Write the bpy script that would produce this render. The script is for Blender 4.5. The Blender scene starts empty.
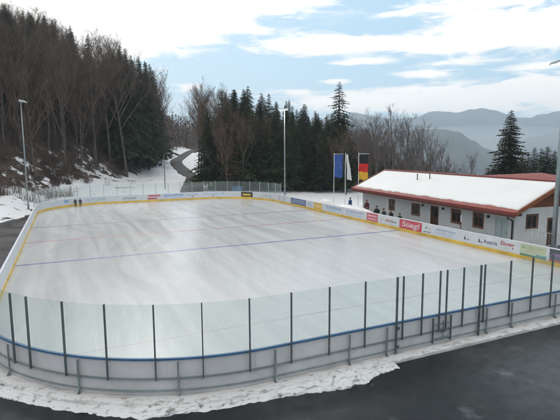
import bpy, bmesh, math, random
from mathutils import Vector, Matrix, noise
R = math.radians
sc = bpy.context.scene
col = sc.collection
rnd = random.Random(7)

# ------------------------------------------------------------------ camera
CAMH = 7.082
cam = bpy.data.cameras.new('camera'); camo = bpy.data.objects.new('camera', cam); col.objects.link(camo)
F, PIT, YAW, ROLL = 466.27, .1252, .4303, -.005
fw = Vector((math.sin(YAW)*math.cos(PIT), math.cos(YAW)*math.cos(PIT), -math.sin(PIT)))
rt = Vector((math.cos(YAW), -math.sin(YAW), 0)); up = rt.cross(fw)
c_, s_ = math.cos(ROLL), math.sin(ROLL)
rt, up = rt*c_ + up*s_, up*c_ - rt*s_
M3 = Matrix((rt, up, -fw)).transposed()
camo.matrix_world = Matrix.Translation((0, 0, CAMH)) @ M3.to_4x4()
cam.sensor_width = 36; cam.lens = 36*F/560; cam.clip_end = 60000; cam.clip_start = .1
sc.camera = camo
def polar(c, D):
    """plan position seen at column c (of 560) at forward distance D"""
    X = (c-280)/F*D
    return (math.cos(YAW)*X + math.sin(YAW)*D, -math.sin(YAW)*X + math.cos(YAW)*D)

# ------------------------------------------------------------------ materials
def mat(name, color, rough=.7, metallic=0, var=.12, scale=3., bump=0., bscale=None, spec=.5, scuff=0, color2=None, detail=4, stretch=None, emit=0):
    m = bpy.data.materials.new(name); m.use_nodes = True
    nt = m.node_tree; N = nt.nodes; L = nt.links
    b = N['Principled BSDF']
    b.inputs['Roughness'].default_value = rough; b.inputs['Metallic'].default_value = metallic
    b.inputs['Specular IOR Level'].default_value = spec
    tc = N.new('ShaderNodeTexCoord'); mp = N.new('ShaderNodeMapping'); L.new(tc.outputs['Object'], mp.inputs['Vector'])
    if stretch: mp.inputs['Scale'].default_value = stretch
    n = N.new('ShaderNodeTexNoise'); n.inputs['Scale'].default_value = scale; n.inputs['Detail'].default_value = detail
    L.new(mp.outputs[0], n.inputs['Vector'])
    cr = N.new('ShaderNodeValToRGB'); cr.color_ramp.elements[0].position = .3; cr.color_ramp.elements[1].position = .7
    c1 = [min(1, c*(1-var)) for c in color]; c2 = [min(1, c*(1+var)) for c in (color2 or color)]
    cr.color_ramp.elements[0].color = (*c1, 1); cr.color_ramp.elements[1].color = (*c2, 1)
    L.new(n.outputs['Fac'], cr.inputs[0]); L.new(cr.outputs[0], b.inputs['Base Color'])
    if scuff:
        ms = N.new('ShaderNodeMapping'); L.new(tc.outputs['Object'], ms.inputs['Vector']); ms.inputs['Scale'].default_value = (3, 3, 9); ms.inputs['Rotation'].default_value = (.5, .3, .2)
        ns = N.new('ShaderNodeTexNoise'); ns.inputs['Scale'].default_value = 2.2; ns.inputs['Detail'].default_value = 8; ns.inputs['Roughness'].default_value = .7; L.new(ms.outputs[0], ns.inputs['Vector'])
        rs = N.new('ShaderNodeMapRange'); L.new(ns.outputs['Fac'], rs.inputs[0]); rs.inputs[1].default_value = .60; rs.inputs[2].default_value = .70; rs.inputs[4].default_value = scuff
        xs = N.new('ShaderNodeMix'); xs.data_type = 'RGBA'; L.new(rs.outputs[0], xs.inputs[0]); L.new(cr.outputs[0], xs.inputs[6]); xs.inputs[7].default_value = (.10, .10, .10, 1); L.new(xs.outputs[2], b.inputs['Base Color'])
    if bump:
        n2 = N.new('ShaderNodeTexNoise'); n2.inputs['Scale'].default_value = bscale or scale*4; n2.inputs['Detail'].default_value = 5
        L.new(mp.outputs[0], n2.inputs['Vector'])
        bp = N.new('ShaderNodeBump'); bp.inputs['Strength'].default_value = bump; bp.inputs['Distance'].default_value = .05
        L.new(n2.outputs['Fac'], bp.inputs['Height']); L.new(bp.outputs[0], b.inputs['Normal'])
    if emit:
        b.inputs['Emission Color'].default_value = (*color, 1); b.inputs['Emission Strength'].default_value = emit
    return m
M = {}
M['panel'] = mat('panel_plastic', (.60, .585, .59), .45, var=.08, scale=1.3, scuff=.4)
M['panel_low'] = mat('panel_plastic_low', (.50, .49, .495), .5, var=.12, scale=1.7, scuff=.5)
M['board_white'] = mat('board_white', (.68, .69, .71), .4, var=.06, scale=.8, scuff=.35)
M['blue_cap'] = mat('blue_cap', (.045, .125, .25), .45, var=.15)
M['white_cap'] = mat('white_cap', (.72, .72, .76), .45, var=.05)
M['yellow'] = mat('yellow_kick', (.78, .50, .08), .5, var=.22, scale=.9)
M['steel'] = mat('painted_steel', (.11, .135, .14), .45, metallic=.3, var=.2, scale=5)
M['galv'] = mat('galvanised_steel', (.30, .34, .34), .45, metallic=.6, var=.15, scale=4)
M['pale_post'] = mat('pale_post', (.42, .46, .45), .5, metallic=.3, var=.1)
M['concrete'] = mat('concrete', (.60, .575, .565), .8, var=.25, scale=1.2, bump=.3)
M['plaster'] = mat('plaster', (.69, .675, .65), .9, var=.09, scale=.7, bump=.15, bscale=20)
M['red_metal'] = mat('red_metal', (.21, .036, .028), .5, var=.15, scale=2)
M['red_roof'] = mat('red_roof', (.25, .05, .032), .6, var=.2, scale=1.5)
M['brown_wood'] = mat('brown_wood', (.20, .065, .025), .6, var=.25, scale=2, stretch=(1, 1, 8))
M['dark_wood'] = mat('dark_wood', (.08, .035, .02), .6, var=.25, scale=4)
M['door_wood'] = mat('door_wood', (.22, .08, .035), .5, var=.25, scale=5, stretch=(4, 4, .6))
M['gutter'] = mat('gutter_metal', (.05, .045, .045), .4, metallic=.5)
M['win_glass'] = mat('window_glass', (.015, .018, .022), .08, var=.3, spec=.6)
M['white_paint'] = mat('white_paint', (.75, .76, .74), .5, var=.05)
M['pale_green'] = mat('pale_green_paint', (.52, .58, .55), .5, var=.06)
M['black'] = mat('black_plastic', (.02, .02, .022), .5)
M['snow_roof'] = mat('roof_snow', (.74, .735, .73), .6, var=.03, scale=.5, bump=.12, bscale=1.5)
M['bark'] = mat('bark', (.062, .049, .042), .9, var=.35, scale=6, color2=(.10, .084, .074), stretch=(1, 1, .3))
M['twig'] = mat('twig', (.074, .048, .035), .9, var=.35, scale=.4, color2=(.125, .085, .062))
M['twig_grey'] = mat('twig_grey', (.085, .072, .066), .9, var=.3, scale=.4, color2=(.12, .10, .092))
M['needles'] = mat('needles', (.018, .030, .017), .8, var=.4, scale=.5, color2=(.042, .058, .028), spec=.15)
M['needles2'] = mat('needles_warm', (.024, .030, .017), .8, var=.4, scale=.5, color2=(.052, .052, .032), spec=.15)
M['larch'] = mat('larch_needles', (.13, .068, .032), .9, var=.3, scale=.6)
M['brush'] = mat('brushwood', (.085, .052, .038), .9, var=.4, scale=.15, color2=(.12, .085, .068))

def glass_mat(name, tint, veil):
    m = bpy.data.materials.new(name); m.use_nodes = True; nt = m.node_tree; N = nt.nodes; L = nt.links
    N.remove(N['Principled BSDF']); out = N['Material Output']
    tr = N.new('ShaderNodeBsdfTransparent'); tr.inputs[0].default_value = (*tint, 1)
    gl = N.new('ShaderNodeBsdfGlossy'); gl.inputs['Roughness'].default_value = .06
    df = N.new('ShaderNodeBsdfDiffuse'); tl = N.new('ShaderNodeBsdfTranslucent')
    df.inputs[0].default_value = (.70, .80, .79, 1); tl.inputs[0].default_value = (.70, .80, .79, 1)
    tc = N.new('ShaderNodeTexCoord'); n = N.new('ShaderNodeTexNoise'); n.inputs['Scale'].default_value = .9; n.inputs['Detail'].default_value = 6
    L.new(tc.outputs['Object'], n.inputs['Vector'])
    mr = N.new('ShaderNodeMapRange'); mr.inputs[3].default_value = veil*.5; mr.inputs[4].default_value = veil*1.6
    L.new(n.outputs['Fac'], mr.inputs[0])
    m0 = N.new('ShaderNodeMixShader'); m0.inputs[0].default_value = .5; L.new(df.outputs[0], m0.inputs[1]); L.new(tl.outputs[0], m0.inputs[2])
    m1 = N.new('ShaderNodeMixShader'); L.new(mr.outputs[0], m1.inputs[0]); L.new(tr.outputs[0], m1.inputs[1]); L.new(m0.outputs[0], m1.inputs[2])
    fr = N.new('ShaderNodeFresnel'); fr.inputs[0].default_value = 1.45
    geo = N.new('ShaderNodeNewGeometry'); iv = N.new('ShaderNodeMath'); iv.operation = 'SUBTRACT'; iv.inputs[0].default_value = 1; L.new(geo.outputs['Backfacing'], iv.inputs[1])
    fm = N.new('ShaderNodeMath'); fm.operation = 'MULTIPLY'; L.new(fr.outputs[0], fm.inputs[0]); L.new(iv.outputs[0], fm.inputs[1])
    m2 = N.new('ShaderNodeMixShader'); L.new(fm.outputs[0], m2.inputs[0]); L.new(m1.outputs[0], m2.inputs[1]); L.new(gl.outputs[0], m2.inputs[2])
    L.new(m2.outputs[0], out.inputs[0]); return m
M['glass'] = glass_mat('rink_glass', (.945, .968, .964), .06)
M['glass_far'] = glass_mat('rink_glass_far', (.95, .975, .97), .07)

# ------------------------------------------------------------------ mesh helpers
def tag(o, label=None, cat=None, group=None, kind=None):
    if label: o['label'] = label
    if cat: o['category'] = cat
    if group: o['group'] = group
    if kind: o['kind'] = kind
    return o
def link_mesh(name, verts, faces, m, parent=None, smooth=False):
    me = bpy.data.meshes.new(name); me.from_pydata([tuple(v) for v in verts], [], faces); me.update()
    if m: me.materials.append(m)
    if smooth: me.polygons.foreach_set('use_smooth', [True]*len(me.polygons))
    o = bpy.data.objects.new(name, me); col.objects.link(o)
    if parent: o.parent = parent
    return o
class MB:
    def __init__(s): s.v = []; s.f = []
    def add(s, vs, fs):
        n = len(s.v); s.v += [Vector(v) for v in vs]; s.f += [tuple(i+n for i in f) for f in fs]; return s
    def box(s, x0, x1, y0, y1, z0, z1, T=None):
        vs = [Vector((x, y, z)) for x in (x0, x1) for y in (y0, y1) for z in (z0, z1)]
        if T: vs = [T @ v for v in vs]
        return s.add(vs, [(0,1,3,2), (4,6,7,5), (0,4,5,1), (2,3,7,6), (0,2,6,4), (1,5,7,3)])
    def tube(s, pts, r, n=8, cap=True):
        pts = [Vector(p) for p in pts]; rs = r if isinstance(r, (list, tuple)) else [r]*len(pts)
        base = len(s.v); prev = None
        for i, p in enumerate(pts):
            t = (pts[min(i+1, len(pts)-1)]-pts[max(i-1, 0)]).normalized()
            a = Vector((0, 0, 1)) if abs(t.z) < .9 else Vector((1, 0, 0))
            if prev is None: x = t.cross(a).normalized()
            else: x = (prev - t*prev.dot(t)).normalized()
            prev = x; y = t.cross(x)
            for k in range(n):
                an = 2*math.pi*k/n; s.v.append(p + (x*math.cos(an)+y*math.sin(an))*rs[i])
        for i in range(len(pts)-1):
            for k in range(n):
                a = base+i*n+k; b = base+i*n+(k+1) % n; s.f.append((a, b, b+n, a+n))
        if cap:
            s.f.append(tuple(base+k for k in range(n))[::-1]); s.f.append(tuple(base+(len(pts)-1)*n+k for k in range(n)))
        return s
    def build(s, name, m, parent=None, smooth=False):
        return link_mesh(name, s.v, s.f, m, parent, smooth)
def empty(name, loc=(0, 0, 0), rz=0):
    o = bpy.data.objects.new(name, None); o.location = loc; o.rotation_euler = (0, 0, rz); o.empty_display_size = .3
    col.objects.link(o); return o
def sweep(mb, pts, prof, closed=False):
    """pts: list of (x,y,nx,ny); prof: closed list of (offset,z)"""
    n = len(prof); base = len(mb.v)
    for (x, y, nx, ny) in pts:
        for (o, z) in prof: mb.v.append(Vector((x+nx*o, y+ny*o, z)))
    K = len(pts)
    for i in range(K if closed else K-1):
        j = (i+1) % K
        for k in range(n):
            a = base+i*n+k; b = base+i*n+(k+1) % n; c = base+j*n+(k+1) % n; d = base+j*n+k
            mb.f.append((a, d, c, b))
    if not closed:
        mb.f.append(tuple(base+k for k in range(n))); mb.f.append(tuple(base+(K-1)*n+k for k in range(n))[::-1])
    return mb
def bevelled(o, w=.01, seg=2):
    b = o.modifiers.new('bevel', 'BEVEL'); b.width = w; b.segments = seg; b.limit_method = 'ANGLE'; return o

# ------------------------------------------------------------------ terrain
def Fx(Y):
    P = [(-200, -60), (40, -20), (62, -15), (80, -8), (92, 3), (105, 12), (130, 25), (160, 32), (200, 39), (300, 60), (600, 140), (12000, 3000)]
    for (a, b), (c, d) in zip(P, P[1:]):
        if Y <= c: return b + (d-b)*(Y-a)/(c-a) if Y > a else P[0][1]
    return P[-1][1]
def sst(a, b, x):
    t = max(0, min(1, (x-a)/(b-a))); return t*t*(3-2*t)
def height(x, y):
    D = math.hypot(x, y); h = 0.
    # left hill
    s = Fx(y)-x
    if y > -150 and s > 0:
        k = .92*(s - 5*(1-math.exp(-s/5)))
        h += 50*(1-math.exp(-k/50)) * sst(-150, 30, y)
    n1 = noise.noise(Vector((x*.02, y*.02, 1))); n2 = noise.noise(Vector((x*.11, y*.11, 3)))
    # low bank behind the rink
    far = sst(72, 100, y + .25*(x-10))
    h += far*(1.2 + n2*.8 + n1*2)*sst(60, 20, x)
    # side valley rises to the hill behind it
    h += max(0, (y-110))*.055*sst(75, 40, x)*sst(110, 150, y) if y < 800 else 24*sst(75, 40, x)
    # hill behind the side valley
    if D > 180: h += 20*sst(190, 480, D)*sst(150, 30, x-.25*y)*(1+.25*n1)
    # slope down to the broad valley on the right
    w = x*.82 - y*.10
    drop = 150*(1-math.exp(-max(0, w-44)/130))
    h -= drop*(1-sst(150, 30, x-.25*y)*sst(190, 480, D))
    # wooded shoulder running down behind the middle wood
    if D > 90: h += 4*sst(90, 140, D)*sst(95, 45, x)*sst(40, 60, x)
    if D > 600:
        h += noise.fractal(Vector((x*.0007, y*.0007, 5)), 1, 2, 4)*45*sst(600, 2500, D)
    # left bank near the dark lane
    if -40 < x < -4 and 50 < y < 90:
        e = sst(55.6, 60, y + (x+5)*.25)*sst(-4.2, -6.5, x)
        h += e*(.9+.5*n2+.35*noise.noise(Vector((x*.6, y*.6, 9))))
    core = sst(-3.6, -6.5, x) if x < 10 else 0
    if x > -4.8 and y < 70 and x < 46: h = 0
    if y < 54 and x < 46 and x > -20: h = min(h, 0)
    h += noise.noise(Vector((x*.5, y*.5, 0)))*.12*sst(68, 76, y)
    return h - .05
def grid_ground():
    radii = [0.]; r = 2.
    while r < 170: radii.append(r); r += 1.6 if r > 40 else 3
    while r < 5300: radii.append(r); r *= 1.055
    A = 360; vs = [(0, 0, height(0, 0))]; fs = []
    angs = [2*math.pi*k/A for k in range(A)]
    for r in radii[1:]:
        for a in angs:
            x, y = r*math.sin(a), r*math.cos(a); vs.append((x, y, height(x, y)))
    for k in range(A): fs.append((0, 1+(k+1) % A, 1+k))
    for i in range(len(radii)-2):
        for k in range(A):
            a = 1+i*A+k; b = 1+i*A+(k+1) % A; fs.append((a, b, b+A, a+A))
    return vs, fs
def ground_mat():
    m = bpy.data.materials.new('ground'); m.use_nodes = True; nt = m.node_tree; N = nt.nodes; L = nt.links
    b = N['Principled BSDF']; b.inputs['Roughness'].default_value = .9; b.inputs['Specular IOR Level'].default_value = .2
    at = N.new('ShaderNodeAttribute'); at.attribute_name = 'snow'; at.attribute_type = 'GEOMETRY'
    tc = N.new('ShaderNodeTexCoord')
    n = N.new('ShaderNodeTexNoise'); n.inputs['Scale'].default_value = .45; n.inputs['Detail'].default_value = 8; n.inputs['Roughness'].default_value = .7
    L.new(tc.outputs['Object'], n.inputs['Vector'])
    ad = N.new('ShaderNodeMath'); ad.operation = 'ADD'; L.new(at.outputs['Fac'], ad.inputs[0]); L.new(n.outputs['Fac'], ad.inputs[1])
    cr = N.new('ShaderNodeValToRGB'); cr.color_ramp.elements[0].position = .96; cr.color_ramp.elements[1].position = 1.04
    cr.color_ramp.elements[0].color = (0, 0, 0, 1); cr.color_ramp.elements[1].color = (1, 1, 1, 1); L.new(ad.outputs[0], cr.inputs[0])
    n2 = N.new('ShaderNodeTexNoise'); n2.inputs['Scale'].default_value = .8; n2.inputs['Detail'].default_value = 6; L.new(tc.outputs['Object'], n2.inputs['Vector'])
    c2 = N.new('ShaderNodeValToRGB'); c2.color_ramp.elements[0].color = (.030, .022, .018, 1); c2.color_ramp.elements[1].color = (.10, .072, .056, 1)
    c2.color_ramp.elements[0].position = .35; c2.color_ramp.elements[1].position = .7
    L.new(n2.outputs['Fac'], c2.inputs[0])
    mx = N.new('ShaderNodeMix'); mx.data_type = 'RGBA'; L.new(cr.outputs[0], mx.inputs[0]); L.new(c2.outputs[0], mx.inputs[6])
    mx.inputs[7].default_value = (.73, .735, .75, 1)
    L.new(mx.outputs[2], b.inputs['Base Color'])
    bp = N.new('ShaderNodeBump'); bp.inputs['Strength'].default_value = .6; bp.inputs['Distance'].default_value = .25; L.new(n.outputs['Fac'], bp.inputs['Height']); L.new(bp.outputs[0], b.inputs['Normal'])
    return m
def road_center(t):
    # climbs the side valley
    P = [(20.0, 72, 0), (20.6, 85, 0), (22.0, 98, 0), (23.6, 112, 0), (25.0, 128, 0), (28, 146, 0), (34, 163, 0), (43, 178, 0), (56, 192, 0), (75, 203, 0)]
    P = [(polar(c, D)) for c, D in [(193, 74), (192, 82), (195, 96), (194, 112), (184, 132), (177, 154), (179, 178), (188, 204), (199, 232), (212, 262)]]
    k = t*(len(P)-1); i = min(int(k), len(P)-2); f = k-i
    p = [P[max(0, i-1)], P[i], P[i+1], P[min(len(P)-1, i+2)]]
    def cr(a, b, c, d): return .5*((2*b)+(-a+c)*f+(2*a-5*b+4*c-d)*f*f+(-a+3*b-3*c+d)*f**3)
    return cr(*[q[0] for q in p]), cr(*[q[1] for q in p])
road_pts = [road_center(i/120) for i in range(121)]
def road_dist(x, y):
    return min(math.hypot(x-a, y-b) for a, b in road_pts[::3])
def snow_amount(x, y):
    D = math.hypot(x, y)
    if D > 1500: return .42
    if y < 76 and x > 22 and D < 90: return .66
    if y < 54 and D < 80: return .62
    s = Fx(y)-x
    # open snow round the rink, along the road, on the left bank
    a = .08
    if s < 3: a = .58
    a = max(a, .57*sst(16, -4, s)*sst(118, 96, y)) if y < 125 else max(a, .6*sst(6, -2, s))
    if s > 0: a = max(a, .43*sst(32, 6, s))
    if D < 300 and y > 60:
        rd = road_dist(x, y)
        a = max(a, .68*sst(16, 8, rd)*sst(230, 150, y))
    # under the middle wood: leaf litter
    cxy = x*math.cos(YAW)-y*math.sin(YAW); Df = x*math.sin(YAW)+y*math.cos(YAW); c = 280+F*cxy/max(Df, 1)
    if Df > 76 and c > 212 and road_dist(x, y) > 8: a = min(a, .30)
    if D > 170 and road_dist(x, y) > 12: a = min(a, .34)
    if D > 400: a = .36
    return a
vs, fs = grid_ground()
g = link_mesh('ground', vs, fs, ground_mat(), smooth=True)
at = g.data.attributes.new('snow', 'FLOAT', 'POINT')
at.data.foreach_set('value', [snow_amount(v[0], v[1]) for v in vs]); tag(g, kind='structure')

# mountains
def mountain(name, pts, D, base, depth, seed, color, rough=1.):
    """pts: (column, elevation row) silhouette -> real ridge at distance D"""
    n = 260; vs = []; fs = []; K = 14
    m = mat(name+'_slope', color, .95, var=.35, scale=.004, detail=8, color2=tuple(c*1.3 for c in color), spec=.1)
    c0, c1 = pts[0][0], pts[-1][0]
    for i in range(n+1):
        c = c0+(c1-c0)*i/n
        for (a, b), (e, d) in zip(pts, pts[1:]):
            if c <= e: t = (c-a)/(e-a); t = t*t*(3-2*t); row = b+(d-b)*t; break
        H = CAMH + (153-row)/F*D
        for k in range(K+1):
            f = k/K*2-1  # -1 front foot, 0 ridge, 1 back foot
            d = D + f*depth; x, y = polar(c, D); sc_ = d/D; x *= sc_; y *= sc_
            pr_ = (1-abs(f))**.9
            z = base + (H-base)*pr_
            nn = noise.fractal(Vector((x*.0016*rough+seed, y*.0016*rough, seed)), 1, 2, 5)
            nn2 = noise.fractal(Vector((c*.16+seed, seed*2, f*1.2)), 1, 2, 4)
            z += ((nn+nn2)*(H-base)*.13)*(1-pr_*.86)
            vs.append((x, y, z))
    for i in range(n):
        for k in range(K):
            a = i*(K+1)+k; fs.append((a, a+1, a+K+2, a+K+1))
    o = link_mesh(name, vs, fs, m, smooth=True); tag(o, kind='structure'); return o
mountain('mountains', [(-320, 150), (-100, 122), (60, 108), (200, 118), (290, 128), (330, 121), (352, 115.5), (375, 119), (392, 122), (411, 120.5), (432, 114.8), (446, 115.5), (454, 116.3), (466, 113.5), (477.5, 112.3), (490, 114.5), (505, 119), (514, 121.2), (524, 121), (540, 117.5), (556, 114.5), (585, 112), (640, 118), (760, 112), (1000, 130)], 4000, -170, 950, 3., (.045, .055, .06))
mountain('hills', [(300, 152), (350, 140), (385, 134), (411, 132.5), (440, 132), (456, 134.5), (470, 143), (486, 152), (505, 160), (520, 166)], 2200, -170, 560, 8., (.05, .055, .05))
mountain('hills', [(470, 163), (500, 152), (530, 140), (560, 134), (610, 128), (700, 130), (820, 150)], 3000, -170, 620, 5., (.05, .055, .055))

# road
def road():
    m = mat('road_asphalt', (.085, .083, .082), .9, var=.3, scale=1.5, bump=.2, spec=.08)
    vs = []; fs = []
    hs = []
    for i, (x, y) in enumerate(road_pts):
        x2, y2 = road_pts[min(i+1, 120)]; x1, y1 = road_pts[max(0, i-1)]
        t = Vector((x2-x1, y2-y1)).normalized(); hs.append(max(height(x-t.y*o, y+t.x*o) for o in (-2.2, -1.1, 0, 1.1, 2.2)))
    for i, (x, y) in enumerate(road_pts):
        x2, y2 = road_pts[min(i+1, 120)]; x1, y1 = road_pts[max(0, i-1)]
        t = Vector((x2-x1, y2-y1)).normalized(); nx, ny = -t.y, t.x
        w_ = hs[max(0, i-4):i+5]; zc = max(hs[i], sum(w_)/len(w_))
        for o, dz in ((-2.3, -1.2), (-1.9, .10), (0, .14), (1.9, .10), (2.3, -1.2)): vs.append((x+nx*o, y+ny*o, zc+dz))
    for i in range(120):
        for k in range(4):
            a = i*5+k; fs.append((a, a+1, a+6, a+5))
    tag(link_mesh('road', vs, fs, m, smooth=False), kind='structure')
road()

# asphalt apron
def asphalt():
    m = bpy.data.materials.new('wet_asphalt'); m.use_nodes = True; nt = m.node_tree; N = nt.nodes; L = nt.links
    b = N['Principled BSDF']; b.inputs['Specular IOR Level'].default_value = .28; tc = N.new('ShaderNodeTexCoord')
    def nz(scale, det, vec=None):
        n = N.new('ShaderNodeTexNoise'); n.inputs['Scale'].default_value = scale; n.inputs['Detail'].default_value = det; n.inputs['Roughness'].default_value = .62
        L.new(vec or tc.outputs['Object'], n.inputs['Vector']); return n
    big = nz(.28, 6); fine = nz(45, 4); mid = nz(2.2, 6)
    cr = N.new('ShaderNodeValToRGB'); e = cr.color_ramp.elements
    e[0].position = .34; e[0].color = (.006, .006, .007, 1); e[1].position = .70; e[1].color = (.032, .033, .034, 1)
    mid_e = e.new(.50); mid_e.color = (.011, .011, .012, 1)
    L.new(big.outputs['Fac'], cr.inputs[0])
    mx = N.new('ShaderNodeMix'); mx.data_type = 'RGBA'; mx.blend_type = 'MULTIPLY'; mx.inputs[0].default_value = .8
    mr = N.new('ShaderNodeMapRange'); mr.inputs[1].default_value = .3; mr.inputs[2].default_value = .7; mr.inputs[3].default_value = .55; mr.inputs[4].default_value = 1.45
    L.new(mid.outputs['Fac'], mr.inputs[0]); L.new(cr.outputs[0], mx.inputs[6])
    gr = N.new('ShaderNodeMapRange'); gr.inputs[1].default_value = .35; gr.inputs[2].default_value = .65; gr.inputs[3].default_value = .6; gr.inputs[4].default_value = 1.5; L.new(fine.outputs['Fac'], gr.inputs[0])
    gm = N.new('ShaderNodeMath'); gm.operation = 'MULTIPLY'; L.new(mr.outputs[0], gm.inputs[0]); L.new(gr.outputs[0], gm.inputs[1]); L.new(gm.outputs[0], mx.inputs[7])
    # thawed frost patches
    fr = nz(.75, 7); fc = N.new('ShaderNodeValToRGB'); fc.color_ramp.elements[0].position = .60; fc.color_ramp.elements[1].position = .78
    L.new(fr.outputs['Fac'], fc.inputs[0])
    fm = N.new('ShaderNodeMath'); fm.operation = 'MULTIPLY'; fm.inputs[1].default_value = .45; L.new(fc.outputs[0], fm.inputs[0])
    pos = N.new('ShaderNodeVectorMath'); pos.operation = 'DISTANCE'; L.new(tc.outputs['Object'], pos.inputs[0]); pos.inputs[1].default_value = (14.8, 8.4, 0)
    dp = N.new('ShaderNodeMapRange'); dp.interpolation_type = 'SMOOTHSTEP'; L.new(pos.outputs['Value'], dp.inputs[0]); dp.inputs[1].default_value = 5.5; dp.inputs[2].default_value = .8; dp.inputs[3].default_value = 0; dp.inputs[4].default_value = .42
    dn = N.new('ShaderNodeMath'); dn.operation = 'MULTIPLY'; L.new(dp.outputs[0], dn.inputs[0]); L.new(mid.outputs['Fac'], dn.inputs[1])
    fa_ = N.new('ShaderNodeMath'); fa_.operation = 'ADD'; fa_.use_clamp = True; L.new(fm.outputs[0], fa_.inputs[0]); L.new(dn.outputs[0], fa_.inputs[1]); fm = fa_
    m2 = N.new('ShaderNodeMix'); m2.data_type = 'RGBA'; L.new(fm.outputs[0], m2.inputs[0]); L.new(mx.outputs[2], m2.inputs[6]); m2.inputs[7].default_value = (.26, .27, .28, 1)
    L.new(m2.outputs[2], b.inputs['Base Color'])
    rr = N.new('ShaderNodeMapRange'); rr.inputs[1].default_value = .35; rr.inputs[2].default_value = .65; rr.inputs[3].default_value = .16; rr.inputs[4].default_value = .55
    L.new(big.outputs['Fac'], rr.inputs[0]); L.new(rr.outputs[0], b.inputs['Roughness'])
    bp = N.new('ShaderNodeBump'); bp.inputs['Strength'].default_value = .5; bp.inputs['Distance'].default_value = .015
    L.new(fine.outputs['Fac'], bp.inputs['Height']); L.new(bp.outputs[0], b.inputs['Normal'])
    vs = []; fs = []
    xs = [-60, -15.2, -10, -6.2, -4.2, 10, 30, 45, 60]; 
    o = MB().add([(-60, -40, 0), (60, -40, 0), (60, 30, 0), (31, 50, 0), (27.5, 56, 0), (24, 64, 0), (-4.3, 60, 0), (-6.2, 54.6, 0), (-14, 55.8, 0), (-60, 55, 0)], [tuple(range(9))]).build('asphalt', m)
    tag(o, kind='structure')
asphalt()

# ------------------------------------------------------------------ rink geometry
XL, XR, YN, YF, RC = -3.2, 26.4, 12.4, 67., 8.5
ZI = .15
W_, H_ = XR-XL-2*RC, YF-YN-2*RC; Q = math.pi/2*RC
R2 = 5.; Q2 = math.pi/2*R2; W1_ = XR-XL-RC-R2; H1_ = YF-YN-RC-R2; PER = W1_+Q2+H1_+Q+W_+Q+H_+Q
S1 = W1_; S2 = S1+Q2; S3 = S2+H1_; S4 = S3+Q; S5 = S4+W_; S6 = S5+Q; S7 = S6+H_; S8 = S7+Q
def ring(s):
    s %= PER
    def arc(cx, cy, a0, t, r=RC): a = a0+t*math.pi/2; return (cx+r*math.cos(a), cy+r*math.sin(a), math.cos(a), math.sin(a))
    if s < S1: return (XL+RC+s, YN, 0, -1)
    if s < S2: return arc(XR-R2, YN+R2, -math.pi/2, (s-S1)/Q2, R2)
    if s < S3: return (XR, YN+R2+(s-S2), 1, 0)
    if s < S4: return arc(XR-RC, YF-RC, 0, (s-S3)/Q)
    if s < S5: return (XR-RC-(s-S4), YF, 0, 1)
    if s < S6: return arc(XL+RC, YF-RC, math.pi/2, (s-S5)/Q)
    if s < S7: return (XL, YF-RC-(s-S6), -1, 0)
    return arc(XL+RC, YN+RC, math.pi, (s-S7)/Q)
def span(a, b, step=.5):
    n = max(1, int(math.ceil((b-a)/step))); return [ring(a+(b-a)*i/n) for i in range(n+1)]
def near_s(x, y):
    best = min((math.hypot(ring(k*.02)[0]-x, ring(k*.02)[1]-y), k*.02) for k in range(int(-14/.02), int((S2+1)/.02)))
    return best[1]

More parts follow.
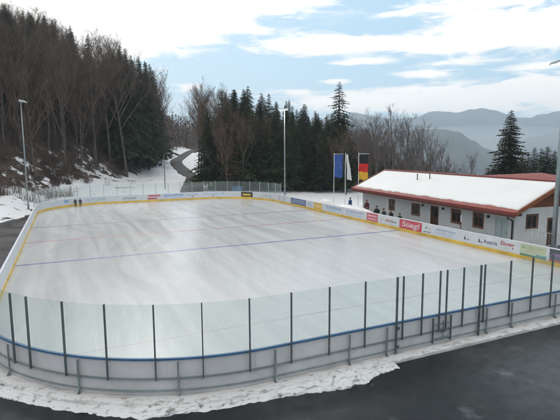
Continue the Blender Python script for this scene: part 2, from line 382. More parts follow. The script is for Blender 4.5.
# slab and ice
full = span(0, PER, .6)[:-1]
mb = MB(); sweep(mb, full, [(.50, -.04), (.50, .10), (.44, .12), (-.05, .12), (-.05, -.04)], closed=True)
tag(mb.build('pavement', M['concrete']), kind='structure')
def ice_mat():
    m = bpy.data.materials.new('ice'); m.use_nodes = True; nt = m.node_tree; N = nt.nodes; L = nt.links
    b = N['Principled BSDF']; tc = N.new('ShaderNodeTexCoord')
    # resurfacer sweeps: long curved streaks
    wv = N.new('ShaderNodeTexNoise'); wv.inputs['Scale'].default_value = .05; L.new(tc.outputs['Object'], wv.inputs['Vector'])
    vm = N.new('ShaderNodeVectorMath'); vm.operation = 'MULTIPLY_ADD'; L.new(wv.outputs['Color'], vm.inputs[0]); vm.inputs[1].default_value = (14, 4, 0); L.new(tc.outputs['Object'], vm.inputs[2])
    mp = N.new('ShaderNodeMapping'); mp.inputs['Rotation'].default_value = (0, 0, R(6)); mp.inputs['Scale'].default_value = (1.1, .04, 1); L.new(vm.outputs[0], mp.inputs['Vector'])
    n1 = N.new('ShaderNodeTexNoise'); n1.inputs['Scale'].default_value = 1.; n1.inputs['Detail'].default_value = 7; n1.inputs['Roughness'].default_value = .6; L.new(mp.outputs[0], n1.inputs['Vector'])
    n2 = N.new('ShaderNodeTexNoise'); n2.inputs['Scale'].default_value = .35; n2.inputs['Detail'].default_value = 8; n2.inputs['Roughness'].default_value = .65; L.new(tc.outputs['Object'], n2.inputs['Vector'])
    mp3 = N.new('ShaderNodeMapping'); mp3.inputs['Scale'].default_value = (2.2, .09, 1); mp3.inputs['Rotation'].default_value = (0, 0, R(-12)); L.new(tc.outputs['Object'], mp3.inputs['Vector'])
    n3 = N.new('ShaderNodeTexNoise'); n3.inputs['Scale'].default_value = .6; n3.inputs['Detail'].default_value = 5; L.new(mp3.outputs[0], n3.inputs['Vector'])
    a = N.new('ShaderNodeMath'); a.operation = 'ADD'; L.new(n1.outputs['Fac'], a.inputs[0]); mn2 = N.new('ShaderNodeMapRange'); L.new(n2.outputs['Fac'], mn2.inputs[0]); mn2.inputs[3].default_value = .33; mn2.inputs[4].default_value = .67; L.new(mn2.outputs[0], a.inputs[1])
    a2 = N.new('ShaderNodeMath'); a2.operation = 'ADD'; L.new(a.outputs[0], a2.inputs[0]); L.new(n3.outputs['Fac'], a2.inputs[1])
    cr = N.new('ShaderNodeValToRGB'); e = cr.color_ramp.elements; e[0].position = .31; e[1].position = .69
    dv = N.new('ShaderNodeMath'); dv.operation = 'DIVIDE'; dv.inputs[1].default_value = 3; L.new(a2.outputs[0], dv.inputs[0])
    e[0].color = (.44, .445, .45, 1); e[1].color = (.61, .61, .61, 1); L.new(dv.outputs[0], cr.inputs[0])
    L.new(cr.outputs[0], b.inputs['Base Color'])
    rr = N.new('ShaderNodeMapRange'); rr.inputs[1].default_value = .42; rr.inputs[2].default_value = .58; rr.inputs[3].default_value = .20; rr.inputs[4].default_value = .28
    L.new(dv.outputs[0], rr.inputs[0]); L.new(rr.outputs[0], b.inputs['Roughness'])
    b.inputs['IOR'].default_value = 1.33
    ms = N.new('ShaderNodeMapping'); ms.inputs['Scale'].default_value = (9, .35, 1); ms.inputs['Rotation'].default_value = (0, 0, R(9)); L.new(vm.outputs[0], ms.inputs['Vector'])
    ns = N.new('ShaderNodeTexNoise'); ns.inputs['Scale'].default_value = 2.2; ns.inputs['Detail'].default_value = 6; ns.inputs['Roughness'].default_value = .7; L.new(ms.outputs[0], ns.inputs['Vector'])
    rs = N.new('ShaderNodeMapRange'); L.new(ns.outputs['Fac'], rs.inputs[0]); rs.inputs[1].default_value = .56; rs.inputs[2].default_value = .70; rs.inputs[4].default_value = .5
    xs = N.new('ShaderNodeMix'); xs.data_type = 'RGBA'; L.new(rs.outputs[0], xs.inputs[0]); L.new(cr.outputs[0], xs.inputs[6]); xs.inputs[7].default_value = (.74, .74, .74, 1); L.new(xs.outputs[2], b.inputs['Base Color'])
    return m
M['ice'] = ice_mat()
ipts = [(x-nx*.04, y-ny*.04) for x, y, nx, ny in full]
n = len(ipts)
tag(MB().add([(x, y, ZI) for x, y in ipts]+[(x, y, .02) for x, y in ipts], [tuple(range(n))]+[(i, i+n, (i+1) % n+n, (i+1) % n) for i in range(n)]).build('ice', M['ice']), kind='structure')
# ice markings: sheets a few mm above the ice
def mark(name, c, y, w):
    m = mat(name+'_paint', c, .35, var=.25, scale=1.2)
    off = 0
    if y < YN+RC: d = YN+RC-y; off = RC-math.sqrt(RC*RC-d*d)
    if y > YF-RC: d = y-(YF-RC); off = RC-math.sqrt(RC*RC-d*d)
    x0, x1 = XL+.05+off, XR-.05-(off if y > 30 else 0); K = 60; vs = []; fs = []
    for i in range(K+1):
        x = x0+(x1-x0)*i/K; vs += [(x, y-w/2, ZI+.004), (x, y+w/2, ZI+.004)]
    fs = [(2*i, 2*i+2, 2*i+3, 2*i+1) for i in range(K)]
    tag(link_mesh(name, vs, fs, m), kind='structure')
mark('ice_marking', (.13, .15, .33), 32.37, .26)
mark('ice_marking', (.44, .20, .24), 40.45, .24)
mark('ice_marking', (.17, .20, .28), 48.4, .30)
mark('ice_marking', (.55, .42, .42), 17.0, .05)
mark('ice_marking', (.55, .38, .38), 62.9, .07)

# ------------------------------------------------------------------ rink boards (one thing)
rink = empty('rink_boards', (11.6, YN, 0))
tag(rink, 'white ice rink dasher boards with yellow kick plate, adverts and tall glass at both ends', 'rink boards')
def P(o): o.parent = rink; o.matrix_parent_inverse = rink.matrix_basis.inverted() if False else Matrix.Translation((-11.6, -YN, 0)); return o
GS0, GS1 = S7-PER-.0, S2      # near glass range
post_xy = [(-1.61, 16.05), (-1.07, 15.5), (-.13, 14.56), (.93, 13.81), (2.1, 13.15), (3.34, 12.75), (4.66, 12.54), (6.01, 12.39), (7.34, 12.39), (8.7, 12.37), (10.01, 12.36), (10.27, 12.34), (11.1, 12.34), (11.91, 12.3), (12.22, 12.37), (13.02, 12.35), (13.88, 12.36), (14.08, 12.35), (15.47, 12.4), (16.7, 12.47), (17.87, 12.41)]
post_s = [near_s(*p) for p in post_xy]
GATE0, GATE1, GMID = post_s[10], post_s[16], (post_s[13]+post_s[14])/2
extra_l = [post_s[0]-1.5*k for k in range(1, 20) if post_s[0]-1.5*k > GS0-1.6]
extra_r = [post_s[-1]+1.3*k for k in range(1, 20) if post_s[-1]+1.3*k < GS1]
# boards, by sections: near, right, far, left
CAP = 1.20
secs = [('near', GS0, S2), ('right', S2, S3), ('far', S3, S6), ('left', S6, S7)]
for nm, a, b in secs:
    step = 2.4; k = max(1, round((b-a)/step))
    if nm == 'near':
        cuts = [GS0, GATE0, GMID, GATE1, S2]
        sub = []
        for x0, x1 in zip(cuts, cuts[1:]):
            kk = max(1, round((x1-x0)/2.6)); sub += [(x0+(x1-x0)*i/kk, x0+(x1-x0)*(i+1)/kk) for i in range(kk)] if (x1-x0) > 5 else [(x0, x1)]
    else: sub = [(a+(b-a)*i/k, a+(b-a)*(i+1)/k) for i in range(k)]
    for (x0, x1) in sub:
        mb = MB(); sweep(mb, span(x0+.004, x1-.004, .35), [(-.03, ZI-.02), (.02, ZI-.02), (.02, CAP-.03), (-.03, CAP-.03)])
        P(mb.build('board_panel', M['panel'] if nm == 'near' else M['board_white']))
    mb = MB()
    pr_ = [(-.035, CAP-.03), (.06, CAP-.03), (.06, CAP+.02), (.045, CAP+.03), (-.02, CAP+.03), (-.035, CAP+.02)]
    for x0, x1 in ([(a, GATE0), (GATE0+.01, GMID-.01), (GMID+.01, GATE1-.01), (GATE1, S1+1.2)] if nm == 'near' else [(a, b)]):
        mb = MB(); sweep(mb, span(x0, x1, .35), pr_); P(mb.build('cap_rail', M['blue_cap'] if nm == 'near' else M['white_cap']))
    if nm == 'near': mb = MB(); sweep(mb, span(S1+1.2, b, .35), pr_); P(mb.build('cap_rail', M['white_cap']))
    mb = MB(); sweep(mb, span(a, b, .35), [(-.045, ZI), (-.031, ZI), (-.031, ZI+.24), (-.045, ZI+.235)])
    P(mb.build('kick_plate', M['yellow']))
# blue outer edge of the left cap
mb = MB(); sweep(mb, span(S6, S7, .5), [(.061, CAP-.04), (.075, CAP-.04), (.075, CAP+.03), (.061, CAP+.03)]); P(mb.build('cap_edge', mat('violet_edge', (.16, .17, .42), .5)))
# lower plinth panel outside + rails (near side and corners)
for x0, x1 in [(GS0, GATE0-.03), (GATE0+.04, GMID-.03), (GMID+.03, GATE1-.03), (GATE1+.04, S2)]:
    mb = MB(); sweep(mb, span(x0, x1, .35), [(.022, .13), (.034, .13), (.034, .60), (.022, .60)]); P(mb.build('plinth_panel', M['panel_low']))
    mb = MB(); sweep(mb, span(x0, x1, .35), [(.036, .60), (.085, .60), (.085, .645), (.036, .645)]); P(mb.build('middle_rail', M['galv']))
    mb = MB(); sweep(mb, span(x0, x1, .35), [(.036, .24), (.080, .24), (.080, .28), (.036, .28)]); P(mb.build('lower_rail', M['galv']))
# outer frame of the other sides: rails and supports
for a, b in [(S2, S7)]:
    mb = MB(); sweep(mb, span(a, b, .6), [(.03, .60), (.08, .60), (.08, .65), (.03, .65)]); P(mb.build('middle_rail', M['galv']))
def frame_at(s):
    x, y, nx, ny = ring(s); t = Vector((-ny, nx, 0)); T = Matrix(((t.x, nx, 0, x), (t.y, ny, 0, y), (0, 0, 1, 0), (0, 0, 0, 1))); return T
def support(s, m):
    T = frame_at(s); mb = MB()
    mb.box(-.024, .024, .086, .135, .12, 1.14, T)
    mb.box(-.045, .045, .086, .26, .10, .125, T)
    mb.add([T @ Vector(v) for v in [(-.010, .146, .126), (-.010, .24, .126), (-.010, .146, .26), (.010, .146, .126), (.010, .24, .126), (.010, .146, .26)]], [(0, 1, 2), (3, 5, 4), (0, 3, 4, 1), (1, 4, 5, 2), (0, 2, 5, 3)])
    P(mb.build('support', m))
sup_xy = [(-1.82, 16.33), (.16, 14.28), (2.67, 12.87), (5.45, 12.42), (8.12, 12.46), (9.63, 12.35), (14.3, 12.38), (15.67, 12.35), (18.25, 12.48)]
sup_s = [near_s(*p) for p in sup_xy]
for s in sup_s: support(s, M['galv'])
s = sup_s[-1]+2.5
while s < S3: support(s, M['galv']); s += 2.5
s = S6+1
while s < S7: support(s, M['galv']); s += 2.5
ZG = 2.85
def gpost(s, z0, m, w=.026, ztop=ZG):
    T = frame_at(s); mb = MB(); mb.box(-w, w, .087, .150, z0, ztop, T)
    o = mb.build('glass_post', m); P(o)
near_posts = sorted(post_s+extra_l+extra_r)
for s in near_posts:
    i = [k for k, q in enumerate(post_s) if abs(q-s) < 1e-6]
    full_ = i and i[0] in (10, 16)
    gpost(s, .12 if full_ else .60, M['steel'], .027 if full_ else .019)
def pane(a, b, m):
    mb = MB(); sweep(mb, span(a+.03, b-.03, .3), [(.055, CAP+.032), (.067, CAP+.032), (.067, ZG-.02), (.055, ZG-.02)]); P(mb.build('glass_pane', m))
for a, b in zip(near_posts, near_posts[1:]):
    if b-a > .12: pane(a, b, M['glass'])
# far glass
fa = S3-1.0; fb = S6+1.2; k = round((fb-fa)/1.75)
fp = [fa+(fb-fa)*i/k for i in range(k+1)]
for s in fp: gpost(s, .60, M['pale_post'], .03, 2.75)
for a, b in zip(fp, fp[1:]):
    mb = MB(); sweep(mb, span(a+.03, b-.03, .4), [(.055, CAP+.032), (.067, CAP+.032), (.067, 2.70), (.055, 2.70)]); P(mb.build('glass_pane', M['glass_far']))
# gate latch ladder, between the two leaves
def gate():
    T = frame_at(GMID)
    for x in (-.42, .42): mb = MB(); mb.box(x-.022, x+.022, .090, .14, .20, 1.14, T); P(mb.build('gate_upright', M['steel']))
    for z in (.34, .66, .86):
        for a, b in ((-.396, -.03), (.03, .396)):
            mb = MB(); mb.box(a, b, .096, .135, z, z+.035, T); P(mb.build('gate_bar', M['galv']))
    mb = MB(); mb.box(-.09, .09, .150, .19, .58, .66, T); mb.tube([T @ Vector((0, .17, .40)), T @ Vector((0, .17, 1.02))], .014); P(mb.build('gate_latch', M['steel']))
    for s in (GATE0+.05, GATE1-.05):
        for z in (.34, 1.0):
            T2 = frame_at(s); mb = MB(); mb.box(-.05, .05, .15, .175, z, z+.10, T2); P(mb.build('gate_hinge', M['steel']))
gate()

# ------------------------------------------------------------------ adverts
def text_mesh(s, size, shear=0, bold=0.):
    cu = bpy.data.curves.new('lettering', 'FONT'); cu.body = s; cu.size = size; cu.shear = shear; cu.offset = bold; cu.align_x = 'CENTER'; cu.align_y = 'CENTER'; cu.extrude = .0015
    o = bpy.data.objects.new('t', cu); col.objects.link(o)
    dg = bpy.context.evaluated_depsgraph_get(); me = bpy.data.meshes.new_from_object(o.evaluated_get(dg))
    bpy.data.objects.remove(o); return me
def inner_frame(s, off):
    """x right as read from the ice, y up, z towards the ice"""
    x, y, nx, ny = ring(s); ex = Vector((ny, -nx, 0)); ez = Vector((-nx, -ny, 0))
    o = Vector((x-nx*off, y-ny*off, 0)); return Matrix(((ex.x, 0, ez.x, o.x), (ex.y, 0, ez.y, o.y), (0, 1, 0, 0), (0, 0, 0, 1)))
paint = {}
def pm(c):
    if c not in paint: paint[c] = mat('ad_paint', c, .4, var=.08, scale=2)
    return paint[c]
def advert(s0, s1, base, items, z0=.43, z1=1.13):
    """s0<s1 along ring; items: list of (kind, ...) in panel units 0..1 x 0..1 from the reader's left"""
    mb = MB(); sweep(mb, span(s0, s1, .4), [(-.036, z0), (-.031, z0), (-.031, z1), (-.036, z1)])
    ad = P(mb.build('advert', pm(base)))
    L_ = s1-s0; Hh = z1-z0
    for it in items:
        k = it[0]
        if k == 'text':
            _, txt, u, v, h, c, shear, wmax = it
            me = text_mesh(txt, h*Hh*1.35, shear, .004); me.materials.append(pm(c))
            xs = [q.co.x for q in me.vertices]; wd = max(xs)-min(xs); f = min(1.6, wmax*L_/wd) if wmax else 1
            T = inner_frame(s1-u*L_, .0420)
            for q in me.vertices: q.co = T @ Vector((q.co.x*f, z0+v*Hh+q.co.y, max(0, q.co.z)+0.0))
            o = bpy.data.objects.new('lettering', me); col.objects.link(o); P(o); o.parent = ad; o.matrix_parent_inverse = Matrix.Identity(4)
        elif k == 'box':
            _, u0, u1, v0, v1, c = it
            mb = MB(); sweep(mb, span(s1-u1*L_, s1-u0*L_, .4), [(-.0405, z0+v0*Hh), (-.0370, z0+v0*Hh), (-.0370, z0+v1*Hh), (-.0405, z0+v1*Hh)])
            o = mb.build('colour_block', pm(c)); P(o); o.parent = ad; o.matrix_parent_inverse = Matrix.Identity(4)
        elif k == 'marks':   # unreadable row of letters
            _, u0, u1, v0, v1, c, nn = it; nn = int(nn*1.8)
            mb = MB(); r2 = random.Random(nn*7+int(s0*10)); u = u0; du = (u1-u0)/nn
            for j in range(nn):
                a = u+du*.12; b = u+du*.82; vv1 = v1-(v1-v0)*r2.choice((0, 0, .25)); 
                sweep(mb, span(s1-(a+du*.22)*L_, s1-a*L_, .4), [(-.0405, z0+v0*Hh), (-.037, z0+v0*Hh), (-.037, z0+vv1*Hh), (-.0405, z0+vv1*Hh)])
                if r2.random() < .7:
                    sweep(mb, span(s1-b*L_, s1-(a+du*.23)*L_, .4), [(-.0405, z0+(v0*.35+vv1*.65)*Hh), (-.037, z0+(v0*.35+vv1*.65)*Hh), (-.037, z0+vv1*Hh), (-.0405, z0+vv1*Hh)])
                if r2.random() < .6:
                    sweep(mb, span(s1-b*L_, s1-(a+du*.23)*L_, .4), [(-.0405, z0+v0*Hh), (-.037, z0+v0*Hh), (-.037, z0+(v0*.75+vv1*.25)*Hh), (-.0405, z0+(v0*.75+vv1*.25)*Hh)])
                u += du
            o = mb.build('lettering', pm(c)); P(o); o.parent = ad; o.matrix_parent_inverse = Matrix.Identity(4)
        elif k == 'tri':
            _, u, v, w, h, c = it
            T = inner_frame(s1-u*L_, .0385); mb = MB()
            mb.add([T @ Vector(p) for p in [(-w/2, z0+v*Hh, 0), (w/2, z0+v*Hh, 0), (0, z0+v*Hh+h, 0), (-w/2, z0+v*Hh, .003), (w/2, z0+v*Hh, .003), (0, z0+v*Hh+h, .003)]], [(0, 1, 2), (3, 4, 5), (0, 3, 4, 1), (1, 4, 5, 2), (2, 5, 3, 0)])
            o = mb.build('emblem', pm(c)); P(o); o.parent = ad; o.matrix_parent_inverse = Matrix.Identity(4)
WH = (.70, .70, .71); RED = (.55, .04, .05); BLU = (.10, .17, .40); PB = (.42, .52, .70); BK = (.04, .04, .05); GRN = (.08, .30, .14)
def sy(y): return S2+(y-YN-R2) if y >= YN+R2 else near_s_r(y)
def near_s_r(y):
    a = math.asin((YN+R2-y)/R2); return S2-a*R2
def sfx(x): return S4+(XR-RC-x)
# right side: reader's left is far (large Y) -> s1
advert(sy(49.9), sy(54.1), (.13, .17, .30), [('box', .02, .98, .30, .42, (.35, .42, .58)), ('marks', .1, .9, .52, .85, (.40, .47, .62), 9)], .40, 1.15)
advert(sy(48.1), sy(49.7), (.62, .66, .70), [('marks', .2, .8, .3, .7, (.35, .42, .55), 4)])
advert(sy(46.0), sy(47.9), (.72, .47, .10), [('box', .1, .9, .35, .6, (.78, .62, .3))], .40, 1.15)
advert(sy(41.6), sy(45.3), (.62, .67, .74), [('marks', .08, .92, .52, .82, (.13, .24, .46), 11), ('marks', .2, .8, .2, .36, (.40, .50, .62), 12)])
advert(sy(37.5), sy(41.3), (.68, .70, .73), [('marks', .06, .94, .55, .82, (.22, .32, .55), 12), ('box', .08, .9, .22, .30, (.45, .55, .70))])
advert(sy(35.5), sy(37.25), (.62, .10, .14), [('box', .08, .92, .56, .80, (.76, .42, .45)), ('box', .08, .92, .16, .38, (.74, .40, .44))], .41, 1.16)
advert(sy(32.55), sy(35.3), WH, [('marks', .10, .30, .42, .58, (.35, .36, .36), 3), ('text', 'Spar', .48, .56, .36, (.55, .10, .12), .25, .30), ('text', 'kasse', .77, .50, .28, (.22, .18, .20), .25, .28), ('box', .06, .94, .10, .15, (.60, .60, .66))])
advert(sy(29.55), sy(32.35), (.58, .045, .07), [('box', .045, .955, .085, .915, (.62, .11, .13)), ('text', 'Stiegl', .50, .50, .62, (.80, .74, .74), .18, .84)], .40, 1.17)
advert(sy(28.4), sy(29.45), WH, [('tri', .42, .55, .34, .16, GRN), ('tri', .78, .50, .14, .12, (.50, .12, .16)), ('box', .12, .88, .12, .20, (.14, .15, .17))])
advert(sy(25.7), sy(28.1), (.66, .69, .73), [('marks', .06, .94, .58, .78, (.22, .27, .46), 13), ('marks', .15, .8, .25, .38, (.45, .50, .60), 10)])
advert(sy(24.4), sy(25.4), WH, [('tri', .45, .25, .16, .34, BK), ('tri', .72, .22, .18, .18, (.2, .2, .24))])
advert(sy(21.95), sy(23.9), WH, [('tri', .13, .28, .16, .32, BK), ('tri', .23, .25, .16, .17, (.15, .15, .2)), ('text', 'Austria', .62, .48, .40, (.10, .10, .22), 0, .58)])
advert(sy(20.75), sy(21.9), WH, [('text', 'Ebner', .48, .66, .40, (.48, .05, .12), 0, .88), ('box', .55, .98, .62, .72, (.55, .30, .08)), ('tri', .86, .26, .14, .16, (.25, .12, .36)), ('marks', .1, .6, .15, .28, (.42, .60, .42), 6)])
advert(sy(18.55), sy(20.35), (.55, .60, .42), [('box', 0, 1, 0, .14, (.10, .26, .20)), ('box', .62, 1, .14, .26, (.14, .34, .38)), ('marks', .10, .9, .62, .82, (.42, .46, .28), 9), ('marks', .2, .8, .36, .52, (.62, .56, .40), 8), ('box', .03, .16, .62, .92, (.45, .58, .36))], .40, 1.17)
advert(sy(16.9), sy(18.35), (.10, .11, .12), [('box', .0, 1, .0, .2, (.45, .10, .06)), ('box', .1, .9, .45, .65, (.30, .12, .32))], .40, 1.17)
# far side: reader's left is small X -> s1 side
advert(sfx(1.3), sfx(-1.9+3.2), WH, []) if False else None
advert(sfx(8.9), sfx(6.9), (.60, .66, .66), [('marks', .05, .95, .3, .6, (.12, .16, .20), 9)], .45, 1.1)
advert(sfx(12.1), sfx(10.3), (.66, .60, .62), [('box', .05, .95, .58, .85, (.58, .12, .15)), ('box', .0, .72, .08, .32, (.50, .06, .08))], .42, 1.15)
advert(sfx(15.6), sfx(12.4), (.62, .66, .76), [('box', .04, .96, .60, .80, (.26, .34, .55)), ('marks', .1, .9, .2, .4, (.45, .52, .66), 9)])
advert(sfx(17.7), sfx(15.75), (.68, .70, .75), [('marks', .05, .95, .55, .78, (.22, .27, .38), 9), ('box', .42, .56, .15, .42, (.50, .28, .30))])
advert(sfx(17.9)-3.6, sfx(17.9)-.4, (.68, .71, .76), [('marks', .05, .75, .55, .78, (.30, .36, .48), 10), ('box', .40, .50, .1, .40, (.50, .32, .32)), ('box', .85, .98, .55, .85, (.42, .48, .68))])
advert(sfx(17.9)-7.6, sfx(17.9)-6.0, (.035, .035, .02), [('box', .06, .94, .08, .26, (.72, .50, .04)), ('text', 'PERI', .5, .60, .44, (.80, .62, .08), 0, .66)], .38, 1.16) if False else None
advert(sfx(17.9)-8.0, sfx(17.9)-6.1, (.05, .048, .025), [('box', .12, .82, .34, .68, (.66, .50, .10)), ('marks', .22, .72, .42, .60, (.82, .72, .30), 5), ('box', .0, .9, .0, .12, (.72, .48, .03))], .36, 1.17)
advert(S3+1.2, S3+3.6, (.66, .68, .70), [('marks', .1, .6, .3, .75, (.42, .42, .44), 4), ('box', .7, .78, .1, .9, (.45, .42, .45))])
advert(sy(55.2), sy(58.0), (.64, .66, .68), [('box', .12, .18, .1, .95, (.40, .36, .42)), ('box', .60, .66, .1, .95, (.40, .36, .42))])
advert(S5+.3, S5+3.2, (.60, .64, .70), [('marks', .1, .9, .5, .75, (.35, .42, .58), 7), ('marks', .1, .9, .2, .35, (.5, .58, .35), 9)])
advert(S5+5.2, S5+7.8, (.62, .65, .70), [('box', .62, .85, .45, .85, (.24, .34, .58))])
advert(sfx(4.9), sfx(2.9+.9), (.62, .68, .64), [('marks', .1, .9, .45, .7, (.35, .5, .25), 6)])
# dark patches on far boards
advert(sfx(2.2)-.15 if False else S5-.9, S5-.1, (.10, .10, .12), [('box', .42, .5, 0, 1, (.5, .5, .5))], .40, 1.1) if False else None

# ------------------------------------------------------------------ snow heaps
def heap(name, label, path, w, h, seed, mat_=None, z0=0.0, cat='snow bank', step=.12, asym=0):
    """path: centre line points (x,y,nx,ny) outwards normal; w half width function, h height function of t"""
    K = 34; vs = []; fs = []; n = len(path)
    for i, (x, y, nx, ny) in enumerate(path):
        t = i/(n-1); ww, hh = w(t), h(t)
        for k in range(K+1):
            f = k/K*2-1
            q_ = i*STEP_; e = .34*noise.noise(Vector((q_*.8+seed, f*1.5, seed)))*ww + .34*noise.noise(Vector((q_*2.6, f*3, seed+4)))*ww + .26*noise.noise(Vector((q_*7.5, f*3, seed+8)))*ww
            o = f*ww+asym*ww+(e if abs(f) > .3 else e*.5)
            px, py = x+nx*o, y+ny*o
            z = z0 + hh*max(0, 1-f*f)**.8*(1+.55*noise.noise(Vector((px*1.3, py*1.3, seed)))+.35*noise.noise(Vector((px*4, py*4, seed)))+  .22*noise.noise(Vector((px*10, py*10, seed)))+.16*noise.noise(Vector((px*24, py*24, seed))))
            if k in (0, K): z = z0-.06
            vs.append((px, py, z))
    for i in range(n-1):
        for k in range(K):
            a = i*(K+1)+k; fs.append((a, a+1, a+K+2, a+K+1))
    o = link_mesh(name, vs, fs, mat_ or M['snow'], smooth=True); tag(o, label, cat); return o
def snow_dirty(name, lo, hi, thr=.42):
    m = bpy.data.materials.new(name); m.use_nodes = True; nt = m.node_tree; N = nt.nodes; L = nt.links
    b = N['Principled BSDF']; b.inputs['Roughness'].default_value = .75
    tc = N.new('ShaderNodeTexCoord'); n = N.new('ShaderNodeTexNoise'); n.inputs['Scale'].default_value = 3.5; n.inputs['Detail'].default_value = 9; n.inputs['Roughness'].default_value = .72
    L.new(tc.outputs['Object'], n.inputs['Vector']); cr = N.new('ShaderNodeValToRGB'); e = cr.color_ramp.elements
    e[0].position = thr-.06; e[0].color = (*lo, 1); e[1].position = thr+.03; e[1].color = (*hi, 1); L.new(n.outputs['Fac'], cr.inputs[0]); L.new(cr.outputs[0], b.inputs['Base Color'])
    n2 = N.new('ShaderNodeTexNoise'); n2.inputs['Scale'].default_value = 22; n2.inputs['Detail'].default_value = 6; L.new(tc.outputs['Object'], n2.inputs['Vector'])
    bp = N.new('ShaderNodeBump'); bp.inputs['Strength'].default_value = .5; bp.inputs['Distance'].default_value = .03; L.new(n2.outputs['Fac'], bp.inputs['Height']); L.new(bp.outputs[0], b.inputs['Normal'])
    return m
M['snow'] = snow_dirty('dirty_snow', (.16, .15, .14), (.70, .70, .70), .425)
M['slab_snow'] = snow_dirty('slab_snow', (.42, .40, .385), (.70, .69, .69), .45)
STEP_ = .07
def shifted(a, b, off, step=.07): return [(x+nx*off, y+ny*off, nx, ny) for x, y, nx, ny in span(a, b, step)]
heap('snow_bank', 'thin ragged snow strip on the ground along the curved left corner of the boards', shifted(GS0-3, 4.3, .56), lambda t: .33+.07*math.sin(t*23), lambda t: .07+.04*math.sin(t*31+1), 2.)
heap('snow_bank', 'thick ploughed snow heap against the near boards, ending in a point left of the gate', shifted(-.6, 3.65, .72), lambda t: (.03+.44*math.sin(math.pi*t**1.9)**.75), lambda t: .05+.17*math.sin(math.pi*min(1, t*.95+.05)), 5.)
# thin icy snow film on the slab to the right
heap('snow_bank', 'thin greyish film of trodden snow on the concrete kerb under the near boards', shifted(GS0-2, S2, .31), lambda t: .17+.02*math.sin(t*40), lambda t: .018, 9., M['slab_snow'], z0=.118)
def blob(label, x, y, rx, ry, h, seed, rz=0, m=None, z0=0., rough=.5):
    vs = []; fs = []; A, K = 28, 7
    for k in range(K+1):
        r = k/K
        for a in range(A):
            an = 2*math.pi*a/A; q = 1+.45*noise.noise(Vector((math.cos(an)*1.6+seed, math.sin(an)*1.6, seed)))+.2*noise.noise(Vector((math.cos(an)*5+seed, math.sin(an)*5, seed)))
            px, py = rx*r*q*math.cos(an), ry*r*q*math.sin(an)
            px, py = px*math.cos(rz)-py*math.sin(rz), px*math.sin(rz)+py*math.cos(rz)
            z = z0+h*(1-r*r)**.6*(1+rough*noise.noise(Vector((px*2.5, py*2.5, seed)))+rough*.6*noise.noise(Vector((px*8, py*8, seed)))) if k < K else z0-.03
            vs.append((x+px, y+py, z))
    for k in range(K):
        for a in range(A):
            b = (a+1) % A; fs.append((k*A+a, (k+1)*A+a, (k+1)*A+b, k*A+b))
    o = link_mesh('snow_heap', vs, fs, m or M['snow'], smooth=True); tag(o, label, 'snow heap'); return o
blob('white snow mound humped up behind the yellow advert on the right-hand boards', 27.4, 46.9, .75, 2.1, 1.52, 3., m=M['snow_roof'], rough=.10)
blob('long low ridge of snow behind the boards beside the flagpoles', 28.4, 42.8, .9, 4.6, 1.12, 6., m=M['snow_roof'], rough=.14)

# ------------------------------------------------------------------ floodlight poles
M['lamp'] = mat('lamp_lit', (1, .98, .93), .4, emit=60)
M['lamp_dim'] = mat('lamp_glass', (.55, .66, .68), .2, var=.05)
def lamp_pole(loc, h, head_dir, label, lit, r0=.10, arm=.55, heads=2, reach=.2):
    o = empty('floodlight_pole', loc); tag(o, label, 'floodlight')
    mb = MB(); mb.tube([(0, 0, 0), (0, 0, h*.45), (0, 0, h)], [r0, r0*.8, r0*.55], 12); mb.build('pole', M['galv'], o, True)
    mb = MB(); mb.box(-r0*1.9, r0*1.9, -r0*1.9, r0*1.9, 0, .04); mb.build('base_plate', M['galv'], o)
    mb = MB(); mb.box(-r0*.9, r0*.9, -r0*1.35, -r0*.72, .7, 1.2); mb.build('access_door', M['galv'], o)
    d = Vector((*head_dir, 0)).normalized(); s = Vector((-d.y, d.x, 0))
    mb = MB(); mb.tube([Vector((0, 0, h-.05))-s*arm, Vector((0, 0, h-.05))+s*arm], .035); mb.build('crossbar', M['galv'], o)
    for k in range(heads):
        q = (k/(heads-1)*2-1)*arm*.8 if heads > 1 else 0
        c = Vector((0, 0, h+.05))+s*q+d*reach; T = Matrix.Translation(c) @ Matrix(((s.x, d.x, 0, 0), (s.y, d.y, 0, 0), (0, 0, 1, 0), (0, 0, 0, 1))) @ Matrix.Rotation(R(-20), 4, 'X')
        mb = MB(); mb.add([T @ Vector(p) for p in [(-.26, -.2, -.04), (.26, -.2, -.04), (.30, .34, -.04), (-.30, .34, -.04), (-.18, -.14, .10), (.18, -.14, .10), (.22, .24, .10), (-.22, .24, .10)]], [(0, 3, 2, 1), (4, 5, 6, 7), (0, 1, 5, 4), (1, 2, 6, 5), (2, 3, 7, 6), (3, 0, 4, 7)])
        hd = mb.build('lamp_head', M['galv'], o)
        mb = MB(); mb.box(-.22, .22, -.15, .28, -.065, -.042, T); mb.build('lamp_glass', M['lamp'] if lit else M['lamp_dim'], hd)
        mb = MB(); mb.tube([Vector((0, 0, h-.05))+s*q, c+Vector((0, 0, -.02))-d*.16], .022); mb.build('bracket', M['galv'], hd)
    return o
lamp_pole((-4.49, 66.5, 0), 13.3, (1, -.35), 'unlit floodlight on tall grey pole by the snow bank left of the rink', False)
lamp_pole((28.4, 60.2, 0), 12.9, (-.75, -.66), 'lit floodlight on tall grey pole before the dark spruces', True, r0=.12)
lamp_pole((27.25, 18.75, 0), 12.15, (-.95, .25), 'lit floodlight on thick grey pole beside the clubhouse gable, at the right edge', True, r0=.155, arm=.35, heads=1, reach=.6)
